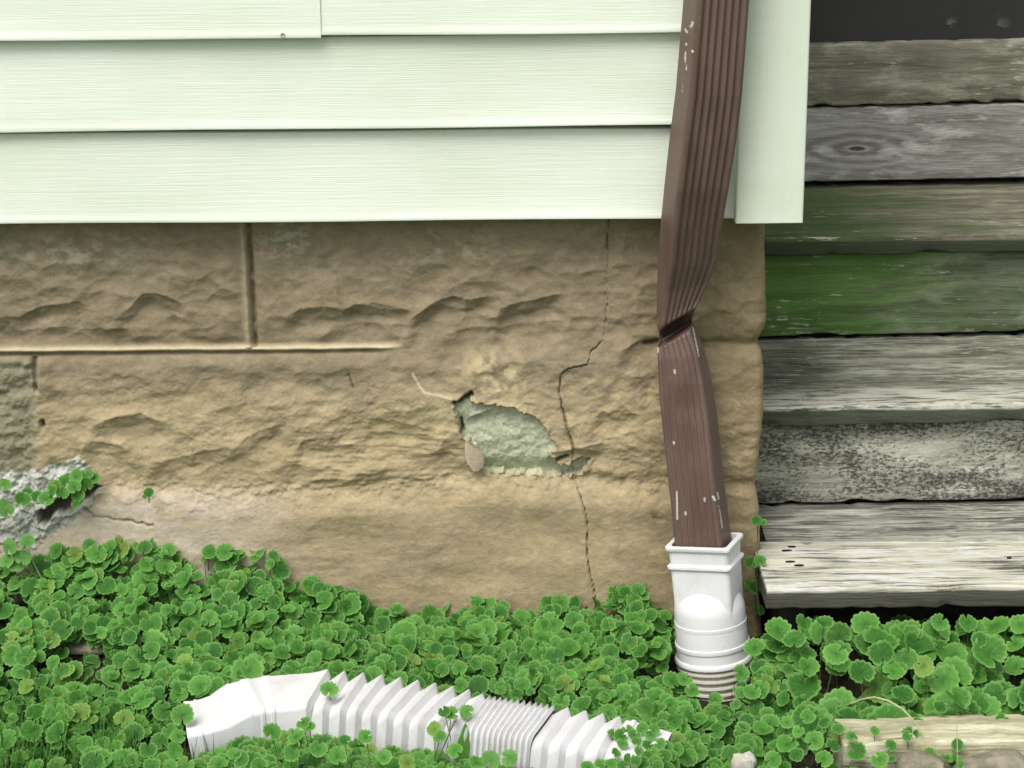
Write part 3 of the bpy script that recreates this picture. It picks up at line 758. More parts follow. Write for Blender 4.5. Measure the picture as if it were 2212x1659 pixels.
for (nx_, ny_, ln) in ((1710, 1182, 0.007), (1700, 1190, 0.009), (1707, 1214, 0.008), (1726, 1222, 0.008), (2180, 1205, 0.004)):
    c = G(nx_, ny_, z3 + 0.0006); mb = MB()
    mb.rings([[(c.x + k_ * ln * math.cos(a), c.y + k_ * 0.0024 * math.sin(a), z3 + dz_) for a in np.linspace(0, 2 * PI, 11)[:-1]] for k_, dz_ in ((1.0, -0.003), (1.0, 0.0022), (0.6, 0.0028))])
    mb.build('nail_head', MAT['dark'], stairs)
board('stringer', x3 + 0.03, x3 + 0.07, YN3 + 0.05, 0.35, -0.12, z3 - 0.04, MAT['dark'], 0, 9, 0.001)
board('stringer', 1.3, 1.34, YN3 + 0.05, 0.35, -0.12, z3 - 0.04, MAT['dark'], 0, 10, 0.001)
board('riser_board', x3 + 0.075, 1.295, YN3 + 0.13, YN3 + 0.16, -0.12, z3 - 0.041, MAT['dark'], 0, 11, 0.001, 'dark board standing in for the shade under the bottom tread')  # near-black board added where only shade lies below the tread
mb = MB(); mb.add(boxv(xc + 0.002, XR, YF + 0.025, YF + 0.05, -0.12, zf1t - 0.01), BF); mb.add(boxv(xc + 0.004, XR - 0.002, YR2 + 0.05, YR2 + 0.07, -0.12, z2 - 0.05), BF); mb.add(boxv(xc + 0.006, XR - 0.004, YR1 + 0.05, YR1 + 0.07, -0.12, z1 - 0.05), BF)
mb.build('backing', MAT['dark'], stairs, smooth=False)  # unseen dark panels added to stop sky light showing through the board gaps
# the charcoal panel over the top board
mb = MB(); zt = zf1t
pv = boxv(xs_, XR, YF - 0.012, YF + 0.03, zt - 0.02, zt + 0.7); mb.add(pv, BF)
pm = M('charcoal_door', 0.55, 0.3)
pp = pm.geo()
pn_ = pm.noise(pm.map(pp, (16, 16, 30)), 1, 5, 0.6)
pc = pm.mix(pm.ramp(pm.noise(pm.map(pp, (3, 3, 5)), 1, 3), 0.3, 0.7), (0.027, 0.026, 0.027), (0.038, 0.036, 0.035))
s3 = pm.n('ShaderNodeSeparateXYZ'); pm.put(s3.inputs[0], pp)
zsm = P(2100, 62, YF).z; xsm = P(2090, 62, YF).x
near_ = pm.math('MULTIPLY', pm.ramp(pm.math('ABSOLUTE', pm.math('SUBTRACT', s3.outputs[2], zsm)), 0.0, 0.035, 1, 0), pm.ramp(pm.math('ABSOLUTE', pm.math('SUBTRACT', s3.outputs[0], xsm)), 0.03, 0.10, 1, 0))
pc = pm.mix(pm.math('MULTIPLY', pm.ramp(pn_, 0.55, 0.66, 0, 0.6), near_), pc, (0.30, 0.29, 0.30))
pm.col(pc)
o = mb.build('door_panel', pm.m, None, smooth=False, origin=(1.1, YF, zt))
tag(o, 'dark charcoal panel with pale smudges above the top stair board', 'panel')

# ------------------------------------------------------------------ downspout
RIBS = 6
def pipe_profile():
    """closed outline of a ribbed 4 by 3 tube, front face towards -y; list of (x, y, is_front)"""
    w_, t_, r = 4.0, 3.0, 0.35
    out = []
    nf = 54
    for i in range(nf + 1):                                     # front, left to right
        s = i / nf; x = -w_ / 2 + r + (w_ - 2 * r) * s
        k = 0.5 - 0.5 * math.cos(2 * PI * RIBS * s)
        out.append((x, -t_ / 2 + 0.16 * (k ** 0.8)))
    for cx, cy, a0 in ((w_ / 2 - r, -t_ / 2 + r, -PI / 2),):
        for i in range(1, 5): a = a0 + PI / 2 * i / 5; out.append((cx + r * math.cos(a), cy + r * math.sin(a)))
    for i in range(7): out.append((w_ / 2, -t_ / 2 + r + (t_ - 2 * r) * i / 6))
    for i in range(1, 5): a = PI / 2 * i / 5; out.append((w_ / 2 - r + r * math.cos(a), t_ / 2 - r + r * math.sin(a)))
    for i in range(13): out.append((w_ / 2 - r - (w_ - 2 * r) * i / 12, t_ / 2))
    for i in range(1, 5): a = PI / 2 + PI / 2 * i / 5; out.append((-w_ / 2 + r + r * math.cos(a), t_ / 2 - r + r * math.sin(a)))
    for i in range(7): out.append((-w_ / 2, t_ / 2 - r - (t_ - 2 * r) * i / 6))
    for i in range(1, 5): a = PI + PI / 2 * i / 5; out.append((-w_ / 2 + r + r * math.cos(a), -t_ / 2 + r + r * math.sin(a)))
    return np.array(out)
PROF = pipe_profile()
def lerp_keys(keys, n_per):
    out = []
    for a, b in zip(keys[:-1], keys[1:]):
        d = max(abs(a[1] - b[1]), abs(a[3] - b[3])); n = max(2, int(d / n_per))
        for i in range(n):
            f = i / n; out.append([a[j] + (b[j] - a[j]) * f for j in range(len(a))])
    out.append(list(keys[-1]))
    return out
def smooth_keys(rows, it=6):
    r = np.array(rows)
    for _ in range(it):
        q = r.copy(); q[1:-1] = 0.25 * r[:-2] + 0.5 * r[1:-1] + 0.25 * r[2:]; r = q
    return r
def pipe_mesh(name, keys, parent, chips, it=6, n_per=4.0):
    """keys: xl, yl, xr, yr (silhouette pixels), depth of the axis, turn (degrees), flatness, rib fade"""
    rows = smooth_keys(lerp_keys(keys, n_per), it)
    VV, CH = [], []
    for xl, yl, xr, yr, Yc, th, flt, dent in rows:
        L = P(xl, yl, Yc); R = P(xr, yr, Yc); ax = (R - L); wd = ax.length; ax = ax / wd
        a = math.radians(th); ca, sa = math.cos(a), math.sin(a)
        q = np.stack([PROF[:, 0] * ca - PROF[:, 1] * sa, PROF[:, 0] * sa + PROF[:, 1] * ca], 1)
        lo, hi = q[:, 0].min(), q[:, 0].max()
        k = wd / (hi - lo)
        mid = (L + R) * 0.5
        xo = (q[:, 0] - (lo + hi) / 2) * k; yo = q[:, 1] * k * flt
        yo = yo + np.where(q[:, 1] < 0, dent * np.exp(-((xo / wd) / 0.33) ** 2), 0)
        for x, y in zip(xo, yo):
            p = mid + ax * x + Vector((0, y, 0)); VV.append(p)
    nr, nc = len(rows), len(PROF)
    VV = np.array([tuple(p) for p in VV])
    q = VV - np.array(CAM); kk = FPX / (q @ np.array(f0))
    px = CX + q @ np.array(RT) * kk; py = CY - q @ np.array(UP) * kk
    ch = np.zeros(len(VV))
    for ax_, ay, bx, by, wdt in chips:
        lx, ly = bx - ax_, by - ay; tt = np.clip(((px - ax_) * lx + (py - ay) * ly) / (lx * lx + ly * ly + 1e-6), 0, 1)
        d = np.hypot(px - ax_ - tt * lx, py - ay - tt * ly)
        ch = np.maximum(ch, np.clip(1.10 - d / wdt * 0.75, 0, 1))
    ch *= (np.tile(PROF[:, 1] < 0.6, nr))
    g = np.arange(nr * nc).reshape(nr, nc); g2_ = np.roll(g, -1, 1)
    F = np.stack([g[:-1], g[1:], g2_[1:], g2_[:-1]], -1).reshape(-1, 4)
    return np_mesh(name, VV, F, MAT['pipe'], parent, attrs={'chip': ('FLOAT', ch)})
dsp = empty('downspout', P(1500, 720, -0.06), 'dented brown ribbed downspout crossing the siding and stone', 'downspout')
TH = 17
pipe_mesh('upper_pipe', [
    (1512, -260, 1650, -260, -0.116, TH, 1.0, 0), (1495, -130, 1633, -130, -0.116, TH, 1.0, 0), (1478, 0, 1616, 0, -0.116, TH, 1.0, 0), (1461, 200, 1601, 200, -0.114, TH, 1.0, 0), (1448, 300, 1589, 300, -0.110, TH, 1.0, 0),
    (1437, 400, 1573, 400, -0.103, TH, 1.0, 0.0), (1429, 480, 1559, 480, -0.091, TH, 0.97, 0.0), (1423, 560, 1549, 555, -0.076, TH, 0.93, 0.0),
    (1420, 625, 1530, 605, -0.066, TH - 3, 0.86, 0), (1420, 680, 1512, 642, -0.064, 10, 0.82, 0.0), (1420, 706, 1503, 658, -0.064, 6, 0.82, 0.0), (1421, 711, 1502, 663, -0.046, 4, 0.6, 0.006), (1423, 718, 1500, 668, -0.020, 2, 0.36, 0.012), (1424, 746, 1494, 692, -0.016, 0, 0.3, 0.014)],
    dsp, [(1478, 60, 1484, 70, 3), (1492, 58, 1497, 48, 4), (1482, 95, 1482, 96, 4), (1495, 110, 1496, 111, 4), (1480, 112, 1482, 150, 2.6), (1476, 150, 1472, 205, 2.0), (1428, 505, 1429, 512, 4), (1424, 560, 1424, 590, 2), (1421, 640, 1421, 700, 1.6)], 2, 3.0)
pipe_mesh('lower_pipe', [
    (1424, 728, 1486, 676, -0.016, -6, 0.3, 0.014), (1421, 743, 1490, 688, -0.020, -10, 0.4, 0.010), (1419, 749, 1496, 697, -0.056, -14, 0.80, 0), (1420, 775, 1520, 748, -0.062, -17, 0.92, 0), (1422, 820, 1536, 812, -0.067, -20, 1.0, 0), (1425, 870, 1546, 868, -0.073, -21, 1.0, 0.004),
    (1429, 905, 1551, 905, -0.077, -21, 1.0, 0.001), (1439, 1000, 1561, 1000, -0.088, -22, 1.0, 0), (1448, 1080, 1570, 1080, -0.096, -22, 1.0, 0), (1456, 1165, 1581, 1165, -0.105, -22, 1.0, 0), (1464, 1240, 1588, 1240, -0.112, -22, 1.0, 0)],
    dsp, [(1462, 1062, 1463, 1122, 2.6), (1455, 955, 1456, 958, 3.4), (1481, 1106, 1481, 1112, 3), (1493, 690, 1510, 770, 1.8), (1500, 690, 1504, 720, 2.5), (1457, 800, 1458, 806, 3), (1540, 1072, 1544, 1080, 3.5), (1550, 1064, 1552, 1078, 3), (1552, 1090, 1560, 1140, 2.2), (1522, 1076, 1522, 1082, 3), (1420, 750, 1421, 760, 3)], 2, 3.0)

# ------------------------------------------------------------------ white adapter over the downspout's foot
YA = -0.108
top_c = P(1521, 1166, YA); bot_c = P(1546, 1478, YA - 0.022)
axis = (top_c - bot_c); HL = axis.length; zax = axis.normalized()
yaw = math.radians(-23)
xax = Vector((math.cos(yaw), math.sin(yaw), 0)); xax = (xax - zax * xax.dot(zax)).normalized(); yax = zax.cross(xax)
def AL(x, y, h): return top_c + xax * x + yax * y - zax * (h if h < 0.045 else 0.045 + (min(h, 0.215) - 0.045) * 0.935 + max(0, h - 0.215))        # h: distance below the rim
adp = empty('downspout_adapter', bot_c, 'white plastic adapter sleeve from square pipe to round drain under the downspout', 'pipe adapter')
w2, t2 = 0.0490, 0.0380
def rect(hw, ht, h, r=0.008, n=4): return [AL(x, y, h) for x, y in rprof(-hw, hw, -ht, ht, r, n)]
sl = []
for h, g_ in ((0.10, -0.003), (0.0005, -0.003), (0.0, -0.0005), (0.0, 0.0040), (0.0015, 0.0052), (0.006, 0.0052), (0.008, 0.0040), (0.0095, 0.0010), (0.030, 0.0), (0.0315, 0.0014), (0.0335, 0.0042), (0.0375, 0.0042), (0.040, 0.0015), (0.042, 0.0), (0.115, -0.0008), (0.135, -0.001)):
    sl.append(rect(w2 + g_, t2 + g_, h))
mb = MB(); mb.rings(sl, cap=False); mb.build('square_socket', MAT['white'], adp, angle=35)
R_ = 0.0575
def circ(r, h, n=48): return [AL(r * math.cos(2 * PI * k / n), r * math.sin(2 * PI * k / n), h) for k in range(n)]
hc = 0.122
rg = []
for i in range(1, 13):
    a = PI / 2 * i / 12; rg.append(circ(R_ * math.sin(a), hc - 0.053 * math.cos(a)))
for h, r in ((0.140, R_), (0.1405, R_ + 0.0010), (0.146, R_ + 0.0010), (0.1465, R_ + 0.0004), (0.178, R_ + 0.0012), (0.1785, R_ + 0.0030), (0.182, R_ + 0.0034), (0.1855, R_ + 0.0030), (0.186, R_ + 0.0012), (0.204, R_ + 0.0016), (0.2055, R_ + 0.0045), (0.209, R_ + 0.0062), (0.2125, R_ + 0.0058), (0.2145, R_ + 0.004), (0.215, R_ - 0.004)):
    rg.append(circ(r, h))
mb = MB(); mb.rings(rg, cap=True); mb.build('round_collar', MAT['white'], adp, angle=35)
rg = []
h = 0.213; rg.append(circ(R_ - 0.006, h))
for k in range(6):
    for dh_, r in ((0.001, R_ - 0.003), (0.005, R_ - 0.003), (0.006, R_ + 0.0036), (0.0095, R_ + 0.0040), (0.011, R_ - 0.002)):
        rg.append(circ(r - 0.0012 * k, h + dh_))
    h += 0.012
mb = MB(); mb.rings(rg, cap=True); mb.build('ringed_pipe', MAT['drain'], adp, angle=35)

# ------------------------------------------------------------------ flexible extension lying in the leaves
AX = [(408, 1588), (470, 1580), (560, 1560), (640, 1553), (700, 1556), (800, 1566), (900, 1582), (1000, 1602), (1100, 1617), (1200, 1634), (1300, 1652), (1380, 1664), (1428, 1671)]
AXW = [G(x, y + 2, 0.002) for x, y in AX]
def catmull(pts, n):
    out = []; p = [pts[0]] + list(pts) + [pts[-1]]
    for i in range(1, len(p) - 2):
        for k in range(n):
            t = k / n; a, b, c, d = p[i - 1], p[i], p[i + 1], p[i + 2]
            out.append(0.5 * ((2 * b) + (c - a) * t + (2 * a - 5 * b + 4 * c - d) * t * t + (3 * b - a - 3 * c + d) * t ** 3))
    out.append(p[-2]); return out
AXD = catmull(AXW, 60)
acc = [0.0]
for a, b in zip(AXD[:-1], AXD[1:]): acc.append(acc[-1] + (b - a).length)
ATOT = acc[-1]
axx = np.array([tuple(p) for p in AXD]); acc = np.array(acc)
def axpt(s): return Vector([np.interp(s, acc, axx[:, j]) for j in range(3)])
def s_of_px(px):
    ps = [pix(p)[0] for p in AXD]; return float(np.interp(px, ps, acc))
def flex_ring(s, hw, hh, r, lean=0.0, n=5):
    lean = float(np.interp(s, [sA, sB, sC, sC + 0.05], [-0.12, 0.02, 0.06, 0.10]))
    p = axpt(s); t = (axpt(min(s + 0.01, ATOT)) - axpt(max(s - 0.01, 0))).normalized()
    side = Vector((t.y, -t.x, 0)).normalized(); up = side.cross(t)
    out = []
    for a, b in rprof(-hw, hw, -hh, hh, r, n):
        out.append(p + side * a + up * b + t * (lean * b))
    return out
ext = empty('spout_extension', AXW[5] - Vector((0, 0, 0.05)), 'white corrugated flexible spout extension lying loose in the leaves', 'drain spout')
def bellows(name, s0, s1, pitch, hi, lo, hh_hi, hh_lo, lean=0.0, skew=0.68):
    n = max(1, round((s1 - s0) / pitch)); p_ = (s1 - s0) / n; rings = []
    for k in range(n):
        b = s0 + k * p_
        rings.append(flex_ring(b, lo, hh_lo, 0.016, lean)); rings.append(flex_ring(b + p_ * 0.06, lo, hh_lo, 0.016, lean))
        rings.append(flex_ring(b + p_ * skew * 0.95, hi - 0.0008, hh_hi - 0.0008, 0.012, lean)); rings.append(flex_ring(b + p_ * skew, hi, hh_hi, 0.012, lean)); rings.append(flex_ring(b + p_ * (skew + 0.06), hi - 0.001, hh_hi - 0.001, 0.012, lean))
    rings.append(flex_ring(s1, lo, hh_lo, 0.016, lean))
    mb = MB(); mb.rings(rings, cap=False); o = mb.build(name, MAT['flex'], ext, angle=25)
    return o
sA, sB, sC, sD, sE, sF, sG = [s_of_px(x) for x in (400, 520, 694, 985, 1020, 1168, 1320)]
rows = []
for f, hw, hh in ((0.0, 0.055, 0.031), (0.03, 0.0555, 0.0315), (0.18, 0.054, 0.0312), (0.2, 0.0555, 0.0325), (0.25, 0.0555, 0.0325), (0.27, 0.054, 0.032), (0.60, 0.053, 0.036), (0.8, 0.053, 0.043), (1.0, 0.055, 0.049)):
    rows.append(flex_ring(sA + (sB - sA) * f, hw, hh, 0.007, -0.12))
mb = MB()
inner = [flex_ring(sA + 0.03, 0.051, 0.027, 0.006, -0.12), flex_ring(sA + 0.0005, 0.0525, 0.0285, 0.006, -0.12)]
mb.rings(inner + rows, cap=False)
mb.f.append(tuple(range(len(inner[0]))))
o = mb.build('end_sleeve', MAT['flex'], ext, angle=30)
rows = []
for f, hw, hh in ((0.0, 0.055, 0.049), (0.12, 0.0555, 0.0495), (0.14, 0.057, 0.051), (0.2, 0.057, 0.051), (0.22, 0.0555, 0.0498), (0.32, 0.056, 0.050), (0.34, 0.0572, 0.0512), (0.39, 0.0572, 0.0512), (0.41, 0.056, 0.0504), (0.8, 0.057, 0.0525), (0.86, 0.058, 0.055), (0.93, 0.0595, 0.0585), (0.95, 0.0595, 0.0585), (1.0, 0.0525, 0.0475)):
    rows.append(flex_ring(sB + (sC - sB) * f, hw, hh, 0.010, 0.02))
mb = MB(); mb.rings(rows, cap=False); mb.build('smooth_section', MAT['flex'], ext, angle=30)
bellows('bellows', sC, sD, 0.0255, 0.0595, 0.0525, 0.0595, 0.0475, 0.10)['label'] = 'wide open accordion folds'
bellows('bellows', sD, sE, 0.02, 0.058, 0.053, 0.057, 0.050, 0.10)
bellows('bellows', sE, sF, 0.0088, 0.0565, 0.0525, 0.0565, 0.0515, 0.10, 0.6)['label'] = 'tightly closed accordion folds'
bellows('bellows', sF, sG, 0.0235, 0.057, 0.051, 0.0565, 0.0465, 0.10)['label'] = 'half open accordion folds at the right'
rows = []
for f, hw, hh in ((0.0, 0.051, 0.0465), (0.05, 0.055, 0.051), (0.15, 0.055, 0.051), (0.17, 0.0565, 0.0525), (0.25, 0.0565, 0.0525), (0.28, 0.055, 0.05), (0.6, 0.054, 0.047), (1.0, 0.052, 0.043)):
    rows.append(flex_ring(sG + (ATOT - sG) * f, hw, hh, 0.010, 0.1))
rows.append(flex_ring(ATOT - 0.0005, 0.049, 0.040, 0.009, 0.1)); rows.append(flex_ring(ATOT - 0.04, 0.049, 0.040, 0.009, 0.1))
mb = MB(); mb.rings(rows, cap=False); mb.f.append(tuple(len(mb.v) - len(rows[0]) + k for k in range(len(rows[0])))); mb.build('end_sleeve', MAT['flex'], ext, angle=30)

# ------------------------------------------------------------------ landscape timber and stones
tz = 0.004
ta = G(1640, 1575, tz); tb = G(2212, 1538, tz)
w_tb = mat_wood('bleached_timber', (0.58, 0.55, 0.36), (0.34, 0.31, 0.19), white=0.15, mildew=0.18, seed=12.0, fine=1.6)
yt = G(1990, 1545, tz).y
_st = stairs
stairs = empty('landscape_timber', (0.9, yt - 0.05, -0.06), 'pale bleached landscape timber on the ground below the steps', 'timber')
o = board('timber_beam', P(1800, 1590, yt).x, 1.9, yt - 0.085, yt, -0.085, tz, w_tb, 0.0, 21, 0.006)
stairs = _st
def rock(name, c, r, mat, label, seed, cat='stone', group=None):
    rng = np.random.RandomState(seed); nu, nv = 22, 14; vs = []
    for j in range(nv + 1):
        for i in range(nu):
            a = 2 * PI * i / nu; b = PI * j / nv
            d = np.array((math.cos(a) * math.sin(b), math.sin(a) * math.sin(b), math.cos(b)))
            m_ = np.sign(d) * np.abs(d) ** 0.72
            k = 0.75 + 0.55 * float(fbm(d[0] * 2.2 + seed * 3, d[1] * 2.2 + d[2] * 1.8 + seed, seed, 5))
            vs.append(Vector((m_[0] * r[0] * k, m_[1] * r[1] * k, m_[2] * r[2] * k)) + Vector(c))
    mb = MB(); mb.v = [tuple(v) for v in vs]
    for j in range(nv):
        for i in range(nu):
            mb.f.append((j * nu + i, (j + 1) * nu + i, (j + 1) * nu + (i + 1) % nu, j * nu + (i + 1) % nu))
    return tag(mb.build(name, mat, None, angle=35, origin=(c[0], c[1], c[2] - r[2])), label, cat, group)
rock('edging_stone', G(1992, 1682, -0.03), (0.036, 0.035, 0.035), MAT['rock'], 'rounded tan stone in front of the pale timber at the bottom edge', 3, group='stones at the bottom edge')
rock('edging_stone', G(2165, 1684, -0.03), (0.065, 0.04, 0.032), MAT['rock'], 'wide tan stone in front of the timber in the lower right corner', 5, group='stones at the bottom edge')
rock('stone_chip', G(1606, 1655, -0.02), (0.017, 0.02, 0.018), MAT['palerock'], 'small pale stone chip among small leaves right of the white spout', 8)
rock('flat_stone', G(190, 1396, -0.004), (0.045, 0.022, 0.009), MAT['rock'], 'flat tan stone half buried in the leaves below the broken mortar', 11)

# ------------------------------------------------------------------ ground ivy
def leaf_variant(seed):
    rng = np.random.RandomState(seed); NS = 13; ph = rng.rand(6) * 6.28
    def R(th):
        d = (th + PI / 2 + PI) % (2 * PI) - PI
        return 1 - 0.72 * math.exp(-(d / 0.17) ** 2)
    vs = [(0, -0.10, 0.02)]; uv = [(0, 0, 0)]
    wav = lambda th, r: 0.8 * (0.15 + 0.1 * rng_c) * r * r * (1 if cup > 0 else -0.7) + 0.08 * math.sin(2 * th + ph[0]) * r + 0.045 * math.sin(3 * th + ph[1]) * r * r + 0.025 * math.sin(5 * th + ph[2]) * r ** 3 + fold * abs(math.cos(th)) * r
    rng_c = rng.rand(); cup = 1 if rng.rand() < 0.55 else -1; fold = rng.uniform(-0.12, 0.28)
    for i in range(NS):
        th = -PI / 2 + 2 * PI * i / NS; r = 0.55 * R(th)
        vs.append((r * math.cos(th), r * math.sin(th) * 0.95, wav(th, r))); uv.append((th, 0.55, 0))
    for i in range(NS * 3):
        th = -PI / 2 + 2 * PI * i / (NS * 3); sc = (0.93, 1.03, 1.03)[i % 3]
        r = R(th) * sc * (1 + 0.6 * 0.05 * math.sin(2 * th + ph[3]) + 0.03 * math.sin(4 * th + ph[4]))
        vs.append((r * math.cos(th), r * math.sin(th) * 0.95, wav(th, r) - 0.025 * (i % 3 == 0))); uv.append((th, 1.0, 0))
    fs = []
    for i in range(NS):
        a = 1 + i; b = 1 + (i + 1) % NS; fs.append((0, a, b))
        o = 1 + NS + 3 * i; o1, o2, o3 = o, o + 1, o + 2; o4 = 1 + NS + (3 * i + 3) % (NS * 3)
        fs += [(a, o1, o2), (a, o2, b), (b, o2, o3), (b, o3, o4)]
    return np.array(vs), np.array(fs), np.array(uv)
VAR = [leaf_variant(s) for s in range(14)]
leaf_mesh = []
for k, (v, f, u) in enumerate(VAR):
    me = bpy.data.meshes.new('leaf'); me.from_pydata([tuple(p) for p in v], [], [tuple(q) for q in f]); me.update()
    me.polygons.foreach_set('use_smooth', np.ones(len(f), bool))
    a = me.attributes.new('lf', 'FLOAT_VECTOR', 'POINT'); a.data.foreach_set('vector', u.astype(np.float32).ravel())
    leaf_mesh.append(me)
leaf_mesh_pale = []
for me in leaf_mesh:
    m2 = me.copy(); m2.materials.append(MAT['paleleaf']); leaf_mesh_pale.append(m2)
for me in leaf_mesh: me.materials.append(MAT['leaf'])

def leaf_rot(tilt_to_cam, spread, rng):
    """rotation whose z axis is the leaf normal"""
    nrm = Vector((rng.gauss(0, spread), -tilt_to_cam + rng.gauss(0, spread), 1.0)).normalized()
    q = nrm.to_track_quat('Z', 'Y').to_matrix()
    return q @ Matrix.Rotation(rng.uniform(0, 2 * PI), 3, 'Z')
TOPL = [(-1300, 1150), (-200, 1165), (0, 1188), (60, 1222), (95, 1222), (130, 1192), (200, 1186), (280, 1205), (400, 1192), (500, 1200), (580, 1200), (620, 1238), (680, 1272), (725, 1270), (770, 1298), (810, 1332), (850, 1318), (900, 1324), (1000, 1302), (1050, 1306), (1150, 1322), (1180, 1306), (1280, 1306), (1310, 1288), (1380, 1274), (1405, 1300), (1440, 1338), (1700, 1340)]
tx = np.array([P(x, y, -0.04).x for x, y in TOPL]); tzv = np.array([P(x, y, -0.04).z for x, y in TOPL])
rng = random.Random(5)
leaves = []        # zone, pos, rot, size, variant
def near_axis(x, y):
    d = np.hypot(axx[:, 0] - x, axx[:, 1] - y); return d.min(), int(d.argmin())
bx, by = bot_c.x, bot_c.y
XS3 = x3
def canopy(x, y):
    T = float(np.interp(x, tx, tzv)); wgt = math.exp(-max(0, -y - 0.035) / 0.10)
    front = -0.003 + 0.012 * (float(fbm(x * 7 + 9, y * 7 + 9, 77, 2)) - 0.5)
    if x < -0.2: front += 0.02 * min(1, (-0.2 - x) / 0.4) * math.exp(-max(0, -y - 0.2) / 0.2)
    return front * (1 - wgt) + T * wgt + 0.050 * (float(fbm(x * 18 + 5, y * 16 + 5, 78, 3)) - 0.5)
def add_leaf(zone, p, size, tilt, spread, pale=False):
    leaves.append((zone, Vector(p), leaf_rot(tilt, spread, rng), size, rng.randrange(len(VAR)), pale))
tries = 0; n_main = 0
while tries < 10500:
    tries += 1
    x = rng.uniform(-1.25, 1.25); y = -0.012 - abs(rng.random() ** 1.15) * 0.72
    px, py = pix((x, y, 0.0))
    zone = 'main'
    size = rng.gauss(0.0145, 0.0030)
    under = x > XS3 - 0.01
    c = canopy(x, y)
    if under:
        zone = 'step'
        if y > YN3 + 0.015 and rng.random() < 0.95: continue
        if y > yt and rng.random() < 0.6: continue
        if y < yt - 0.10: zone = 'small'
        elif y < yt + 0.005:
            zone = 'small'
            if rng.random() < 0.80: continue
            c = max(c, tz + 0.012)
        else:
            size = rng.gauss(0.0215, 0.0052)
            c = -0.006 + 0.038 * math.exp(-((y + 0.20) / 0.075) ** 2) + 0.03 * (float(fbm(x * 14, y * 14 + 2, 79, 3)) - 0.5)
    if px > 1500 and py > 1500 and zone != 'step':
        zone = 'small'
    if zone == 'small':
        size = rng.gauss(0.0115, 0.003)
        if px > 1700 and rng.random() < 0.35: continue
        c -= 0.012
    if rng.random() < 0.25: size *= rng.uniform(0.5, 0.8)
    if rng.random() < 0.06: size *= 1.35
    size = max(0.006, min(0.033, size))
    if math.hypot(x - bx, y - by) < R_ + 0.012: continue
    if y > -0.10 and not under and 1440 < px < 1660 and rng.random() < 0.8: continue
    if py > 1555 and px < 440 and rng.random() < 0.25 + 0.5 * min(1, (py - 1555) / 60): continue
    fx_, fy_ = pix((x, y, c))
    if abs(fx_ - 192) < 52 and -30 < fy_ - 1392 < 46: continue
    ppx, ppy = pix((x, y, c))
    if 1440 < ppx < 1632 and 1290 < ppy < 1478 and y < by + 0.05: continue
    if 1500 < ppx < 1600 and ppy < 1500 and y < by + 0.05: continue
    e_ = rng.expovariate(1 / (0.022 + 0.02 * math.exp(-(-y - 0.03) / 0.06)))
    z = max(c - e_, float(soilz(x, y)) + 0.006)
    d, k = near_axis(x, y)
    if d < 0.066:
        continue
    if y < axx[k][1] and d < 0.16: z = min(max(z, 0.005), 0.026 + rng.uniform(-0.02, 0.024))
    # a dim hollow behind the spout where bare stems show
    if 930 < px < 1120 and 1440 < py < 1530 and rng.random() < 0.5: continue
    tilt = 0.70 + 0.5 * math.exp(-(-y) / 0.06)
    add_leaf(zone, (x, y, z), size, tilt, 0.40); n_main += 1
